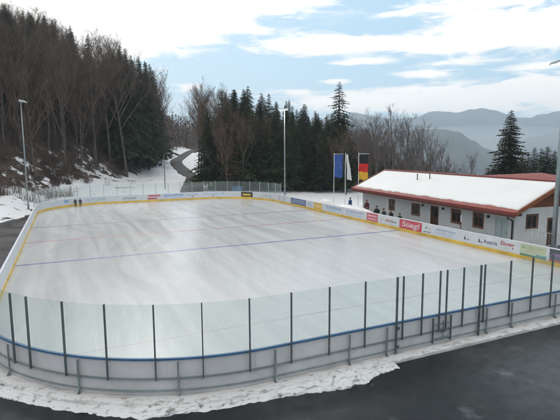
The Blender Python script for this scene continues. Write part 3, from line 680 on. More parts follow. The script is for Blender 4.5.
# small street lamp beside the road
def small_pole():
    x, y = polar(165, 84); z = height(x, y); o = empty('street_lamp', (x, y, z)); tag(o, 'slim dark street lamp standing in snow beside the uphill road', 'street lamp')
    mb = MB(); mb.tube([(0, 0, -.1), (0, 0, 6.1)], [.09, .05], 10); mb.build('pole', M['steel'], o, True)
    mb = MB(); mb.tube([(0, 0, 6.0), (.25, 0, 6.2), (.7, .05, 6.25)], [.03, .03, .03]); mb.build('arm', M['steel'], o, True)
    mb = MB(); mb.tube([(.55, .05, 6.22), (.75, .05, 6.24), (1.1, .05, 6.24), (1.2, .05, 6.22)], [.04, .09, .08, .03], 10); mb.build('lamp_head', M['galv'], o, True)
small_pole()

# ------------------------------------------------------------------ flags
def flagpole(loc, h, arm, label):
    o = empty('flagpole', loc); tag(o, label, 'flagpole')
    MB().tube([(0, 0, 0), (0, 0, h)], [.05, .035], 10).build('pole', M['white_paint'], o, True)
    MB().tube([(0, 0, h), (0, 0, h+.07)], [.05, .02], 10).build('finial', M['white_paint'], o, True)
    if arm: MB().tube([(0, 0, h-.08), tuple(Vector(arm)+Vector((0, 0, h-.08)))], .022).build('arm', M['white_paint'], o)
    return o
rx = Vector((math.cos(YAW+.1), -math.sin(YAW+.1), 0))
def flag(name, loc, h, w, L_, bands, label, amp=.07, seed=0, taper=0):
    ob = None; K, J = 14, 40
    nrm = Vector((rx.y, -rx.x, 0))
    def pt(i, j):
        u = i/K; v = j/J
        ww = w*(1-taper*.0)
        a = amp*(math.sin(u*7+v*5+seed)+.6*math.sin(u*13-v*9+seed))*(.25+v)
        ctr = (u*ww if taper == 0 else (.10+u*ww*(.35+.65*v)+.16*v))
        return Vector((0, 0, h-.12))+rx*(ctr+ (.03*math.sin(v*9+seed) if j else 0))+nrm*a - Vector((0, 0, v*L_*(1-.02*math.sin(u*6))))
    o = empty(name, loc); tag(o, label, 'flag')
    for nm, j0, j1, c in bands:
        a, b = round(j0*J), round(j1*J); vs = []; fs = []
        for j in range(a, b+1):
            for i in range(K+1): vs.append(pt(i, j))
        n0 = len(vs)
        vs += [v+nrm*.006 for v in vs]; W1 = K+1
        for j in range(b-a):
            for i in range(K):
                q = j*W1+i; fs.append((q, q+1, q+W1+1, q+W1)); fs.append((n0+q, n0+q+W1, n0+q+W1+1, n0+q+1))
        link_mesh(nm, vs, fs, mat(nm+'_cloth', c, .8, var=.12, scale=4), o, True)
    return o, pt, nrm
f1 = (33.27, 54.79, 0); f2 = (33.98, 53.05, 0); f3 = (34.23, 50.33, 0)
flagpole(f1, 6.75, rx*1.3, 'white flagpole with crossarm carrying the blue flag of stars')
flagpole(f2, 6.8, None, 'plain white flagpole carrying the limp white flag, middle of the three')
flagpole(f3, 6.8, rx*1.35, 'white flagpole with crossarm carrying the black red and gold flag')
fo, fpt, fn = flag('flag', f1, 6.7, 1.15, 3.1, [('cloth', 0, 1, (.03, .09, .32))], 'hanging blue flag with ring of yellow stars', seed=1)
cen = (7, 17)
for k in range(12):
    an = 2*math.pi*k/12; i = 7+4.6*math.cos(an); j = 18+5.2*math.sin(an)
    c = fpt(i, j)-fn*-.0; vs = []
    for q in range(10):
        rr = .062 if q % 2 == 0 else .026; aa = math.pi/2+q*math.pi/5; vs.append(c-fn*.015+rx*rr*math.cos(aa)+Vector((0, 0, rr*math.sin(aa))))
    vs2 = [v+fn*.02 for v in vs]
    link_mesh('star', vs+vs2, [tuple(range(10))[::-1], tuple(range(10, 20))]+[(a, (a+1) % 10, (a+1) % 10+10, a+10) for a in range(10)], pm((.55, .50, .20)), fo)
flag('flag', f2, 6.75, .62, 3.4, [('cloth', 0, 1, (.72, .74, .74))], 'limp narrow white flag hanging between the blue flag and the tricolour', amp=.05, seed=3, taper=1)
flag('flag', f3, 6.7, 1.2, 3.2, [('black_band', 0, .34, (.012, .012, .014)), ('red_band', .34, .67, (.62, .02, .02)), ('gold_band', .67, 1, (.78, .42, .03))], 'hanging flag in three bands, black over red over gold', seed=5)

# ------------------------------------------------------------------ clubhouse
E0 = Vector((27.9, 22.1, 0)); vdir = Vector((.0988, .9951, 0)).normalized(); udir = Vector((vdir.y, -vdir.x, 0))
bang = math.atan2(udir.y, udir.x)
B = empty('clubhouse', E0, bang); tag(B, 'single storey white plaster clubhouse with red trimmed roof under snow', 'building')
# local: x = u (into the building), y = v
def lb(mb, name, m, parent=B, smooth=False): return mb.build(name, m, parent, smooth)
L_ = 23.8; UR = 4.3; ZR = 4.80; ZE = 2.80; UB = 8.6
def roofz(u): return ZE+(ZR-ZE)*(1-abs(u-UR)/UR)
holes = [(12.06, 13.3, 1.02, 2.05, 'w'), (9.3, 10.45, .05, 2.18, 'd'), (6.5, 7.6, 1.08, 2.15, 'w'), (3.95, 5.0, 1.08, 2.18, 'w'), (1.45, 2.75, .05, 2.15, 'g'), (16.3, 17.3, 1.05, 2.05, 'w')]
UW = .95
def wall_with_holes(length_rng, holes, z1, place):
    """cells grid, real thickness .3"""
    ys = sorted({length_rng[0], length_rng[1], *[h[0] for h in holes], *[h[1] for h in holes]}); zs = sorted({0, z1, *[h[2] for h in holes], *[h[3] for h in holes]})
    mb = MB()
    for a, b in zip(ys, ys[1:]):
        for c, d in zip(zs, zs[1:]):
            my, mz = (a+b)/2, (c+d)/2
            if any(h[0] < my < h[1] and h[2] < mz < h[3] for h in holes): continue
            place(mb, a, b, c, d)
    bm = bmesh.new(); vv = [bm.verts.new(v) for v in mb.v]
    for f in mb.f: bm.faces.new([vv[i] for i in f])
    bmesh.ops.remove_doubles(bm, verts=bm.verts, dist=1e-4)
    # drop interior duplicate faces
    seen = {}
    for f in bm.faces:
        k = tuple(round(x, 3) for x in f.calc_center_median()); seen.setdefault(k, []).append(f)
    dead = [f for l in seen.values() if len(l) > 1 for f in l]
    bmesh.ops.delete(bm, geom=dead, context='FACES')
    me = bpy.data.meshes.new('wall'); bm.to_mesh(me); bm.free(); return me
me = wall_with_holes((.9, L_-.9), holes, 2.92, lambda mb, a, b, c, d: mb.box(UW, UW+.3, a, b, c, d))
me.materials.append(M['plaster']); o = bpy.data.objects.new('front_wall', me); col.objects.link(o); o.parent = B
gh = [(2.05, 3.05, 1.40, 2.42, 'w'), (4.0, 4.9, .05, 2.15, 'd')]
me = wall_with_holes((UW+.302, UB-.9), gh, 2.95, lambda mb, a, b, c, d: mb.box(a, b, .9, 1.2, c, d))
me.materials.append(M['plaster']); o = bpy.data.objects.new('gable_wall', me); col.objects.link(o); o.parent = B
# far gable and rear wall
mb = MB(); mb.box(UW+.302, UB-.9, L_-1.2, L_-.9, 0, 2.95); mb.box(UB-1.2, UB-.9, 1.202, L_-1.202, 0, 2.9); lb(mb, 'rear_wall', M['plaster'])
# wooden gable triangles
for y0 in (.93, L_-1.17):
    mb = MB(); z = 2.952
    a = [(.98, y0, z), (UB-.98, y0, z), (UB-.98, y0, roofz(UB-.98)-.16), (UR, y0, ZR-.16), (.98, y0, roofz(.98)-.16)]
    mb.add(a+[(x, y+.24, zz) for x, y, zz in a], [(0, 1, 2, 3, 4), (9, 8, 7, 6, 5), (0, 5, 6, 1), (1, 6, 7, 2), (2, 7, 8, 3), (3, 8, 9, 4), (4, 9, 5, 0)])
    lb(mb, 'gable_cladding', M['brown_wood'])
for k in range(22):
    pass
# roof deck
mb = MB(); t = .14
pr_ = [(0, ZE), (UR, ZR), (UB, ZE), (UB, ZE-t), (UR, ZR-t), (0, ZE-t)]
mb.add([(u, 0, z) for u, z in pr_]+[(u, L_, z) for u, z in pr_], [(0, 1, 4, 5), (1, 2, 3, 4), (11, 10, 7, 6), (10, 9, 8, 7), (0, 6, 7, 1), (1, 7, 8, 2), (2, 8, 9, 3), (3, 9, 10, 4), (4, 10, 11, 5), (5, 11, 6, 0)])
roof = lb(mb, 'roof', M['red_roof'])
# snow layer on both slopes, leaving a red strip at the eave
def snow_sheet(u0, u1):
    A, K = 22, 90; vs = []; fs = []
    for i in range(A+1):
        for j in range(K+1):
            u = u0+(u1-u0)*i/A; y = .10+(L_-.22)*j/K
            e = min(i, A-i)/A*6; e2 = min(j, K-j)/3.; th = .10*min(1, e)**.5*min(1, e2)**.5*(1+.25*noise.noise(Vector((u*.8, y*.8, 2))))
            if i == 0: u += .16*noise.noise(Vector((y*.9, 0, 7)))+.10*noise.noise(Vector((y*3.7, 0, 7)))
            vs.append((u, y, roofz(u)+.004+max(th, .0)))
    n0 = len(vs); vs += [(x, y, roofz(x)+.002) for x, y, z in vs]
    for i in range(A):
        for j in range(K):
            a = i*(K+1)+j; fs.append((a, a+K+1, a+K+2, a+1)); fs.append((n0+a, n0+a+1, n0+a+K+2, n0+a+K+1))
    for i in range(A):
        a = i*(K+1); fs.append((a, n0+a, n0+a+K+1, a+K+1)); a += K; fs.append((a, a+K+1, n0+a+K+1, n0+a))
    for j in range(K):
        a = j; fs.append((a, a+1, n0+a+1, n0+a)); a = A*(K+1)+j; fs.append((a, n0+a, n0+a+1, a+1))
    link_mesh('roof_snow', vs, fs, M['snow_roof'], roof, True)
snow_sheet(.42, UR-.07); snow_sheet(UR+.14, UB-.3)
mb = MB(); mb.tube([(UR, -.05, ZR+.02), (UR, L_+.05, ZR+.02)], .11, 8); lb(mb, 'ridge_cap', M['red_metal'], roof)
# eave: red fascia and gutter, rafters ends dark
mb = MB(); mb.box(-.10, -.004, -.06, L_+.06, ZE-.20, ZE+.03); lb(mb, 'fascia', M['red_metal'])
mb = MB(); mb.box(-.085, -.02, -.04, L_+.04, ZE-.34, ZE-.205); lb(mb, 'gutter', M['dark_wood'])
for k in range(34):
    y = .35+k*.70; mb = MB(); mb.box(.02, UW-.004, y-.05, y+.05, ZE-.30, ZE-.145); lb(mb, 'rafter_end', M['dark_wood'])
# barge boards on both gable ends
for y0 in (-.10, L_+.01):
    mb = MB(); yy = y0+.085
    for (ua, za, ub, zb) in ((-.02, ZE+.05, UR, ZR+.06), (UR, ZR+.06, UB+.02, ZE+.05)):
        mb.add([(ua, y0, za), (ub, y0, zb), (ub, y0, zb-.30), (ua, y0, za-.30), (ua, yy, za), (ub, yy, zb), (ub, yy, zb-.30), (ua, yy, za-.30)], [(0, 3, 2, 1), (4, 5, 6, 7), (0, 1, 5, 4), (2, 3, 7, 6), (0, 4, 7, 3), (1, 2, 6, 5)])
    lb(mb, 'barge_board', M['door_wood'] if False else mat('orange_wood', (.23, .075, .028), .55, var=.2, scale=3))
# soffit lining seen from below
mb = MB(); mb.add([(.0, .1, ZE-t-.004), (UR, .1, ZR-t-.004), (UR, .92, ZR-t-.004), (0, .92, ZE-t-.004), (.0, .1, ZE-t-.03), (UR, .1, ZR-t-.03), (UR, .92, ZR-t-.03), (0, .92, ZE-t-.03)], [(0, 1, 2, 3), (7, 6, 5, 4), (0, 4, 5, 1), (1, 5, 6, 2), (2, 6, 7, 3), (3, 7, 4, 0)]); lb(mb, 'soffit', M['brown_wood'])
# windows and doors
def opening(h, axis):
    a, b, c, d, k = h
    def bx(mb, y0, y1, dep0, dep1, z0, z1):
        if axis == 'v': mb.box(UW+dep0, UW+dep1, y0, y1, z0, z1)
        else: mb.box(y0, y1, .9+dep0, .9+dep1, z0, z1)
    if k == 'w':
        mb = MB(); w = .085
        for q in ((a+.003, a+w, c+.003, d-.003), (b-w, b-.003, c+.003, d-.003)): bx(mb, q[0], q[1], .03, .11, q[2], q[3])
        for q in ((c+.003, c+w), (d-w, d-.003)): bx(mb, a+w+.001, b-w-.001, .03, .11, q[0], q[1])
        m_ = (a+b)/2; bx(mb, m_-.03, m_+.03, .04, .10, c+w+.001, d-w-.001)
        f = lb(mb, 'window', M['door_wood'])
        mb = MB(); bx(mb, a+.06, b-.06, .072, .082, c+.06, d-.06); lb(mb, 'pane', M['win_glass'], f)
        mb = MB(); bx(mb, a-.06, b+.06, -.06, .02, c-.06, c-.004); lb(mb, 'sill', M['white_paint'] if axis != 'v' else M['brown_wood'], f)
        # surround
        mb = MB(); bx(mb, a-.07, a-.004, -.025, -.003, c-.0, d+.07); bx(mb, b+.004, b+.07, -.025, -.003, c-.0, d+.07); bx(mb, a-.003, b+.003, -.025, -.003, d+.004, d+.07)
        lb(mb, 'surround', M['brown_wood'] if axis == 'v' else M['dark_wood'], f)
    else:
        md = M['door_wood'] if k == 'd' else M['pale_green']
        mb = MB(); bx(mb, a+.003, a+.09, .0, .12, c, d-.003); bx(mb, b-.09, b-.003, .0, .12, c, d-.003); bx(mb, a+.091, b-.091, .0, .12, d-.09, d-.003)
        f = lb(mb, 'door', md)
        mb = MB(); bx(mb, a+.092, b-.092, .04, .09, c+.01, d-.092); lb(mb, 'door_leaf', M['dark_wood'] if k == 'd' else M['pale_green'], f)
        if k == 'd':
            mb = MB(); bx(mb, a+.24, b-.24, .030, .038, 1.2, d-.25); lb(mb, 'pane', M['win_glass'], f)
        else:
            mb = MB(); bx(mb, (a+b)/2-.012, (a+b)/2+.012, .02, .038, c+.02, d-.1); lb(mb, 'seam', M['galv'], f)
        mb = MB(); yy = a+.2; bx(mb, yy, yy+.04, -.01, .028, 1.02, 1.16); lb(mb, 'handle', M['galv'], f)
for h in holes: opening(h, 'v')
for h in gh: opening(h, 'u')
# wall lamps
for y in (11.5, 8.6, 3.35):
    mb = MB(); mb.box(UW-.05, UW-.002, y-.05, y+.05, 1.98, 2.16); w = lb(mb, 'wall_lamp', M['black'])
    mb = MB(); mb.tube([(UW-.10, y, 2.02), (UW-.16, y, 2.12), (UW-.16, y, 2.2)], [.10, .07, .02], 10); lb(mb, 'lamp_shade', M['black'], w)
# downpipe with swan neck
mb = MB(); mb.tube([(-.05, .55, ZE-.30), (-.02, .62, ZE-.45), (.45, .85, ZE-.58), (.82, 1.0, ZE-.72), (.86, 1.02, ZE-.9), (.86, 1.02, .1)], .05, 10); lb(mb, 'downpipe', M['gutter'], B, True)
# roof vents
for (u, y) in ((2.75, 15.1), (3.1, 13.6)):
    mb = MB(); z = roofz(u); mb.tube([(u, y, z-.05), (u, y, z+.62)], .055, 10); mb.tube([(u, y, z+.62), (u, y, z+.70)], [.09, .06], 10); lb(mb, 'vent_pipe', mat('vent_metal', (.16, .09, .08), .5), roof, True)
# rear red roof
mb = MB(); z0 = 3.9
mb.add([(UB+.1-3.4, .5, 4.3), (14, .4, z0), (14.3, 15.5, z0), (UB-2.9, 16, 4.30), (8.5, 5.4, 5.10), (9.5, 6.6, 5.10)], [(0, 1, 4), (1, 2, 5, 4), (2, 3, 5), (3, 0, 4, 5), (0, 3, 2, 1)])
lb(mb, 'rear_roof', M['red_roof'])
mb = MB(); mb.box(7.9, 13.6, 1.3, 15.0, .0, 3.85); lb(mb, 'rear_wing', M['plaster'])
# pole in front of the window, pipe fence at the gable
def fence(p0, p1, n, h, m, label, red=None, cat='railing'):
    p0, p1 = Vector(p0), Vector(p1); o = empty('railing', p0); tag(o, label, cat); d = p1-p0
    for k in range(n+1):
        q = d*k/n; MB().tube([q, q+Vector((0, 0, h))], .03, 8).build('post', (red if red and k in (n-1,) else m), o, True)
    for z in (h-.03, h*.45): MB().tube([Vector((0, 0, z)), d+Vector((0, 0, z))], .022, 6).build('rail', m, o)
    for k in range(n*5):
        if k % 5 == 0: continue
        q = d*k/(n*5); MB().tube([q+Vector((0, 0, h*.45)), q+Vector((0, 0, h-.04))], .010, 5).build('bar', m, o)
fence((28.2, 21.0, 0), (28.6, 17.0, 0), 4, 1.75, M['pale_post'], 'pale metal railing between the boards and the clubhouse gable', M['red_metal'])
o = MB().tube([(0, 0, 0), (0, 0, 2.0)], .035, 10).build('post', M['white_paint'], None, True); o.location = (28.35, 27.3, 0); 
o.name = 'marker_post'; tag(o, 'thin post with white and red paint standing before the third clubhouse window', 'post')
MB().tube([(0, 0, .9), (0, 0, 1.45)], .037, 10).build('red_band', M['red_metal'], o)

# ------------------------------------------------------------------ people
SK = mat('skin', (.45, .27, .20), .6, var=.06)
def skin_obj(name, chains, m, parent, lvl=1):
    """chains: list of lists of ((x,y,z),r), first chain roots"""
    verts = []; edges = []; rad = []; idx = {}
    def key(p): return tuple(round(c, 4) for c in p)
    for ch in chains:
        last = None
        for p, r in ch:
            k = key(p)
            if k not in idx: idx[k] = len(verts); verts.append(p); rad.append(r)
            if last is not None and last != idx[k]: edges.append((last, idx[k]))
            last = idx[k]
    me = bpy.data.meshes.new(name); me.from_pydata(verts, edges, []); o = bpy.data.objects.new(name, me); col.objects.link(o)
    o.modifiers.new('skin', 'SKIN')
    sv = me.skin_vertices[0].data
    for i, r in enumerate(rad):
        rr = r if isinstance(r, tuple) else (r, r); sv[i].radius = rr
    sv[0].use_root = True
    ss = o.modifiers.new('sub', 'SUBSURF'); ss.levels = lvl; ss.render_levels = lvl
    dg = bpy.context.evaluated_depsgraph_get(); m2 = bpy.data.meshes.new_from_object(o.evaluated_get(dg)); bpy.data.objects.remove(o)
    m2.materials.clear(); m2.materials.append(m); m2.polygons.foreach_set('use_smooth', [True]*len(m2.polygons))
    o = bpy.data.objects.new(name, m2); col.objects.link(o); o.parent = parent; return o
def person(loc, face, hgt, label, coat, trousers, hair, hat=None, lean=0., arms='rail'):
    k = hgt/1.75; o = empty('person', loc, math.atan2(face[1], face[0])-math.pi/2); o.scale = (k*1.1, k*1.1, k)
    tag(o, label, 'person')
    # facing +y
    ly = lean
    pelvis = (0, 0, .95); chest = (0, ly*.5, 1.28); neck = (0, ly*.8, 1.47); head0 = (0, ly*.9+.01, 1.54); head1 = (0, ly+.02, 1.62); head2 = (0, ly+.02, 1.70)
    chains = [[(pelvis, .14), ((0, ly*.25, 1.10), .135), (chest, .15), ((0, ly*.7, 1.40), .11), (neck, .055), (head0, .07), (head1, .092), (head2, .07)]]
    for s in (-1, 1):
        chains.append([(pelvis, .14), ((s*.10, 0, .88), .095), ((s*.11, .02, .50), .062), ((s*.11, -.01, .10), .045), ((s*.115, .04, .045), .045), ((s*.12, .15, .035), .034)])
        if arms == 'rail': ar = [((s*.20, ly*.7, 1.39), .062), ((s*.27, ly*.5+.04, 1.13), .048), ((s*.20, ly*.5+.27, 1.08), .038), ((s*.17, ly*.5+.33, 1.09), .030)]
        else: ar = [((s*.20, ly*.7, 1.39), .062), ((s*.27, ly*.5, 1.12), .048), ((s*.25, ly*.5+.08, .88), .038), ((s*.24, ly*.5+.10, .82), .030)]
        chains.append([((0, ly*.7, 1.40), .11)]+ar)
        hp = Vector(ar[-1][0]); hd = (hp-Vector(ar[-2][0])).normalized()
        for q in range(4):
            off = Vector((s*(-.024+.016*q), 0, 0)); ln = (.060, .070, .066, .052)[q]
            b = hp+off+hd*.02
            chains.append([(tuple(hp), .030), (tuple(b), .011), (tuple(b+hd*ln*.5+Vector((0, 0, -.008))), .009), (tuple(b+hd*ln+Vector((0, 0, -.028))), .008)])
        chains.append([(tuple(hp), .030), (tuple(hp+Vector((-s*.038, 0, .004))), .011), (tuple(hp+hd*.035+Vector((-s*.052, 0, -.006))), .009)])
    skin_obj('body', chains, SK, o)
    # clothing
    ja = [[(pelvis, .165), ((0, ly*.25, 1.10), .160), (chest, .175), ((0, ly*.7, 1.42), .14), ((0, ly*.8, 1.48), .095), ((0, ly*.88, 1.535), .078)]]
    for s in (-1, 1):
        if arms == 'rail': ar = [((s*.19, ly*.7, 1.40), .092), ((s*.27, ly*.5+.04, 1.13), .066), ((s*.205, ly*.5+.25, 1.08), .052)]
        else: ar = [((s*.19, ly*.7, 1.40), .092), ((s*.27, ly*.5, 1.12), .066), ((s*.255, ly*.5+.07, .91), .052)]
        ja.append([((0, ly*.7, 1.42), .14)]+ar)
    skin_obj('jacket', ja, mat('jacket_cloth', coat, .85, var=.2, scale=6), o)
    tr = [[((0, 0, .93), .155)]+[((s*.10, 0, .86), .115), ((s*.11, .02, .50), .082), ((s*.11, -.01, .12), .066)] for s in (-1, 1)]
    skin_obj('trousers', tr, mat('trouser_cloth', trousers, .9, var=.2, scale=6), o)
    for s in (-1, 1):
        mb = MB(); mb.tube([(s*.115, -.07, .05), (s*.115, .05, .055), (s*.12, .16, .04), (s*.122, .20, .03)], [.045, .052, .045, .02], 10); mb.build('shoe', M['black'], o, True)
    hc = Vector((0, ly+.02, 1.66))
    # face features
    mb = MB()
    mb.tube([hc+Vector((0, .085, .0)), hc+Vector((0, .112, -.028)), hc+Vector((0, .085, -.04))], [.008, .016, .008], 6); mb.build('nose', SK, o, True)
    for s in (-1, 1):
        mb = MB(); mb.tube([hc+Vector((s*.032-.012, .086, .008)), hc+Vector((s*.032+.012, .086, .008))], [.006, .006], 6); mb.build('eye', M['black'], o)
        mb = MB(); mb.tube([hc+Vector((s*.088, -.005, .02)), hc+Vector((s*.095, -.012, -.0)), hc+Vector((s*.086, -.0, -.03))], [.010, .016, .008], 6); mb.build('ear', SK, o, True)
    mb = MB(); mb.tube([hc+Vector((-.022, .082, -.062)), hc+Vector((.022, .082, -.062))], .005, 6); mb.build('mouth', mat('lips', (.35, .12, .10), .6), o)
    # hair or hat: a shell over the skull
    vs = []; fs = []; A, K = 20, 8
    for j in range(K+1):
        th = j/K*R(112 if not hat else 88)
        for a in range(A):
            an = 2*math.pi*a/A; drop = 1. if math.sin(an) < .2 else (.62 if not hat else .95)
            t2 = th*drop; r = .104 if not hat else .112
            vs.append(hc+Vector((r*math.sin(t2)*math.cos(an)*.92, r*math.sin(t2)*math.sin(an)*1.08-.008, (r*1.12)*math.cos(t2)+.012)))
    for j in range(K):
        for a in range(A): b = (a+1) % A; fs.append((j*A+a, (j+1)*A+a, (j+1)*A+b, j*A+b))
    link_mesh('hat' if hat else 'hair', vs, fs, mat('hat_wool' if hat else 'hair', hat or hair, .9, var=.3, scale=12), o, True)
    return o
person((29.6, 45.1, 0), (-1, .1), 1.75, 'person in blue jacket standing in snow beside the flagpoles', (.03, .06, .20), (.03, .03, .05), (.06, .035, .02), arms='down')
person((29.5, 41.7, 0), (-1, -.1), 1.80, 'person in dark red jacket standing at the far corner of the clubhouse', (.10, .02, .022), (.03, .03, .035), (.05, .03, .02), arms='down')
person((27.25, 36.75, 0), (-1, -.2), 1.80, 'tallest of the spectators in black at the boards, bare headed', (.012, .013, .016), (.02, .02, .025), (.02, .015, .012), lean=.10)
person((27.25, 35.6, 0), (-1, .2), 1.66, 'person in dark grey-green coat with reddish hat, between two spectators in black', (.022, .03, .028), (.03, .03, .035), (.05, .03, .02), hat=(.12, .03, .025), lean=.12)
person((27.25, 34.5, 0), (-1, .3), 1.70, 'person in black leaning to one side at the boards, right of the reddish hat', (.012, .012, .016), (.02, .02, .03), (.03, .02, .015), lean=.16)
person((27.25, 33.35, 0), (-1, 0), 1.45, 'small person in black behind the boards at the left edge of the red advert', (.014, .014, .018), (.02, .02, .025), (.02, .015, .01), hat=(.02, .02, .022), lean=.05)
# two small dark figures at the far boards on the ice
def far_kid(x, label, coat): person((x, 64.9+.45*(x-.95), ZI), (.2, -1), 1.02, label, coat, (.03, .03, .04), (.05, .03, .02), hat=(.03, .03, .05), arms='down')
far_kid(.95, 'small child in dark clothes on the ice at the far boards, the left of two', (.03, .035, .06))
far_kid(1.55, 'small child in dark clothes on the ice at the far boards, the right of two', (.05, .035, .05))
# blue bin behind the far glass
x, y = polar(237, 74)
o = empty('waste_container', (x, y, height(x, y)+.02)); tag(o, 'blue waste container standing behind the far rink glass', 'container')
mb = MB(); mb.add([(-.6, -.45, .12), (.6, -.45, .12), (.6, .45, .12), (-.6, .45, .12), (-.72, -.55, 1.5), (.72, -.55, 1.5), (.72, .55, 1.5), (-.72, .55, 1.5)], [(0, 3, 2, 1), (4, 5, 6, 7), (0, 1, 5, 4), (1, 2, 6, 5), (2, 3, 7, 6), (3, 0, 4, 7)]); mb.build('bin_body', mat('blue_plastic', (.03, .11, .22), .5), o)
mb = MB(); mb.box(-.75, .75, -.58, .58, 1.505, 1.60); bevelled(mb.build('lid', mat('blue_lid', (.035, .13, .26), .5), o), .03)
for sx in (-.45, .45):
    for sy_ in (-.35, .35): mb = MB(); mb.tube([(sx-.03, sy_, .08), (sx+.03, sy_, .08)], .08, 12); mb.build('wheel', M['black'], o)

# ------------------------------------------------------------------ trees
def spruce_mesh(seed, h, w, base, dens=1., droop=.35, irregular=.25):
    r = random.Random(seed); tr = MB(); tr.tube([(0, 0, -.8), (0, 0, h*.5), (0, 0, h*.97)], [h*.013, h*.008, h*.0015], 6)
    cr = MB(); z = base; lvl = 0
    while z < h*.985:
        t = (z-base)/(h-base); Rr = w*(1-t)**.85*(.75+.45*r.random()) + .12
        nb = int((5+5*(1-t))*dens)+3; ph = r.random()*6
        for b in range(nb):
            an = ph+2*math.pi*b/nb+r.uniform(-.3, .3); L0 = Rr*(1-irregular+irregular*1.6*r.random())
            d = Vector((math.cos(an), math.sin(an), 0)); s = Vector((-d.y, d.x, 0))
            zz = z+r.uniform(-.15, .15); up_ = .10*L0 if t > .7 else -.05*L0
            seg = 4 if L0 > 1 else 3; pts = []
            for k in range(seg+1):
                f = k/seg; pts.append(Vector((0, 0, zz))+d*L0*f+Vector((0, 0, up_*f-droop*L0*f*f+.16*L0*f**4)))
            cw = L0*.13+.07
            for k in range(seg):
                a, c = pts[k], pts[k+1]; wk = cw*(1-.15*k)*(1 if k else .5)
                # side sprays, alternate tips, hanging
                for sg in (-1, 1):
                    for q in range(2):
                        f0 = q*.5+r.random()*.3; p0 = a.lerp(c, min(1, f0)); p1 = a.lerp(c, min(1, f0+.45))
                        tip = p0.lerp(p1, .8)+s*sg*wk*r.uniform(.8, 1.7)+d*wk*.7+Vector((0, 0, -wk*r.uniform(.25, 1.1)))
                        cr.add([p0, p1, tip], [(0, 1, 2)])
                hang = a.lerp(c, .5)+Vector((0, 0, -wk*r.uniform(.6, 1.4)))+s*r.uniform(-.1, .1)
                cr.add([a, c, hang], [(0, 1, 2)])
        z += (.30+.22*(1-t))*(h/16)**.5*(1.0/dens)**.3*r.uniform(.8, 1.2)
    # leader
    cr.add([(0.05, 0, h*.95), (-.05, 0, h*.95), (0, 0, h*1.0)], [(0, 1, 2)])
    return tr, cr
def bare_mesh(seed, h, spread, trunk_frac=.35, twigs=1., lean=0):
    r = random.Random(seed); tr = MB(); cr = MB()
    def grow(p, d, L0, rad, lvl, target):
        n = 3; pts = [p]; dd = d.copy()
        for k in range(n):
            dd = (dd+Vector((r.uniform(-1, 1), r.uniform(-1, 1), r.uniform(-.3, .6)))*.16).normalized(); pts.append(pts[-1]+dd*L0/n)
        rs = [rad*(1-.35*k/n) for k in range(n+1)]
        if rad > .012: target.tube(pts, rs, 5 if lvl < 2 else 3, cap=False)
        else:
            for a, c in zip(pts, pts[1:]):
                s = (c-a).cross(Vector((r.uniform(-1, 1), r.uniform(-1, 1), r.uniform(-1, 1)))); 
                if s.length < 1e-6: continue
                s = s.normalized()*.013; target.add([a-s, a+s, c], [(0, 1, 2)])
        if lvl >= 4: return
        nb = (5, 5, 5, int(5*twigs))[lvl]
        for b in range(nb):
            f = r.uniform(.25, 1) if lvl else r.uniform(trunk_frac, 1); i = min(n-1, int(f*n)); q = pts[i].lerp(pts[i+1], f*n-i)
            ax = Vector((r.uniform(-1, 1), r.uniform(-1, 1), 0)); ax = ax.normalized() if ax.length > .01 else Vector((1, 0, 0))
            nd = (dd*(1-spread*.55)+ax*spread*(.9 if lvl else 1)+Vector((0, 0, .28))).normalized()
            grow(q, nd, L0*r.uniform(.42, .62)*(1 if lvl else .8), rs[i]*.52, lvl+1, cr)
    # trunk to the top
    p = Vector((0, 0, -.8)); d = Vector((lean, 0, 1)).normalized()
    n = 7; pts = [p]; dd = d
    for k in range(n): dd = (dd+Vector((r.uniform(-1, 1), r.uniform(-1, 1), .4))*.07).normalized(); pts.append(pts[-1]+dd*(h*.92+.8)/n)
    rs = [h*.0125*(1-.85*k/n)+.01 for k in range(n+1)]; tr.tube(pts, rs, 6, cap=False)
    nb = int(15*twigs)
    for b in range(nb):
        f = trunk_frac+(1-trunk_frac)*(b+.5*r.random())/nb; i = min(n-1, int(f*n)); q = pts[i].lerp(pts[i+1], f*n-i)
        an = r.uniform(0, 6.28); ax = Vector((math.cos(an), math.sin(an), 0)); nd = (ax*spread+Vector((0, 0, .85))).normalized()
        grow(q, nd, h*.34*(1.15-.75*(f-trunk_frac)/(1-trunk_frac)), rs[i]*.5, 1, cr)
    return tr, cr
protos = {}
def proto(kind, name, gen, mt, mc):
    tr, cr = gen
    def me(mb, nm, m):
        k = bpy.data.meshes.new(nm); k.from_pydata([tuple(v) for v in mb.v], [], mb.f); k.materials.append(m); k.update(); return k
    protos.setdefault(kind, []).append((name, me(tr, 'trunk', mt), me(cr, 'crown', mc)))
for i in range(5): proto('spruce', 'spruce_tree', spruce_mesh(20+i, 16, 2.3+.32*i, 1.0+.7*i, 1.75, .30+.07*i, .45), M['bark'], M['needles'])
proto('tall', 'spruce_tree', spruce_mesh(61, 16, 2.9, 3.8, 1.25, .42, .6), M['bark'], M['needles'])
proto('big', 'spruce_tree', spruce_mesh(77, 14, 3.9, .8, 1.9, .30, .42), M['bark'], M['needles2'])
proto('larch', 'larch_tree', spruce_mesh(88, 15, 2.2, 2, .75, .2, .5), M['bark'], M['larch'])
for i in range(6): proto('bare', 'bare_tree', bare_mesh(40+i, 16, .50+.05*(i % 3), .22+.06*(i % 4), 1.), M['bark'], M['twig'])
for i in range(3): proto('grey', 'bare_tree', bare_mesh(50+i, 12, .40+.06*i, .25, .8), M['twig_grey'], M['twig_grey'])
hts = {'spruce': 16, 'tall': 16, 'big': 14, 'larch': 15, 'bare': 16, 'grey': 12}
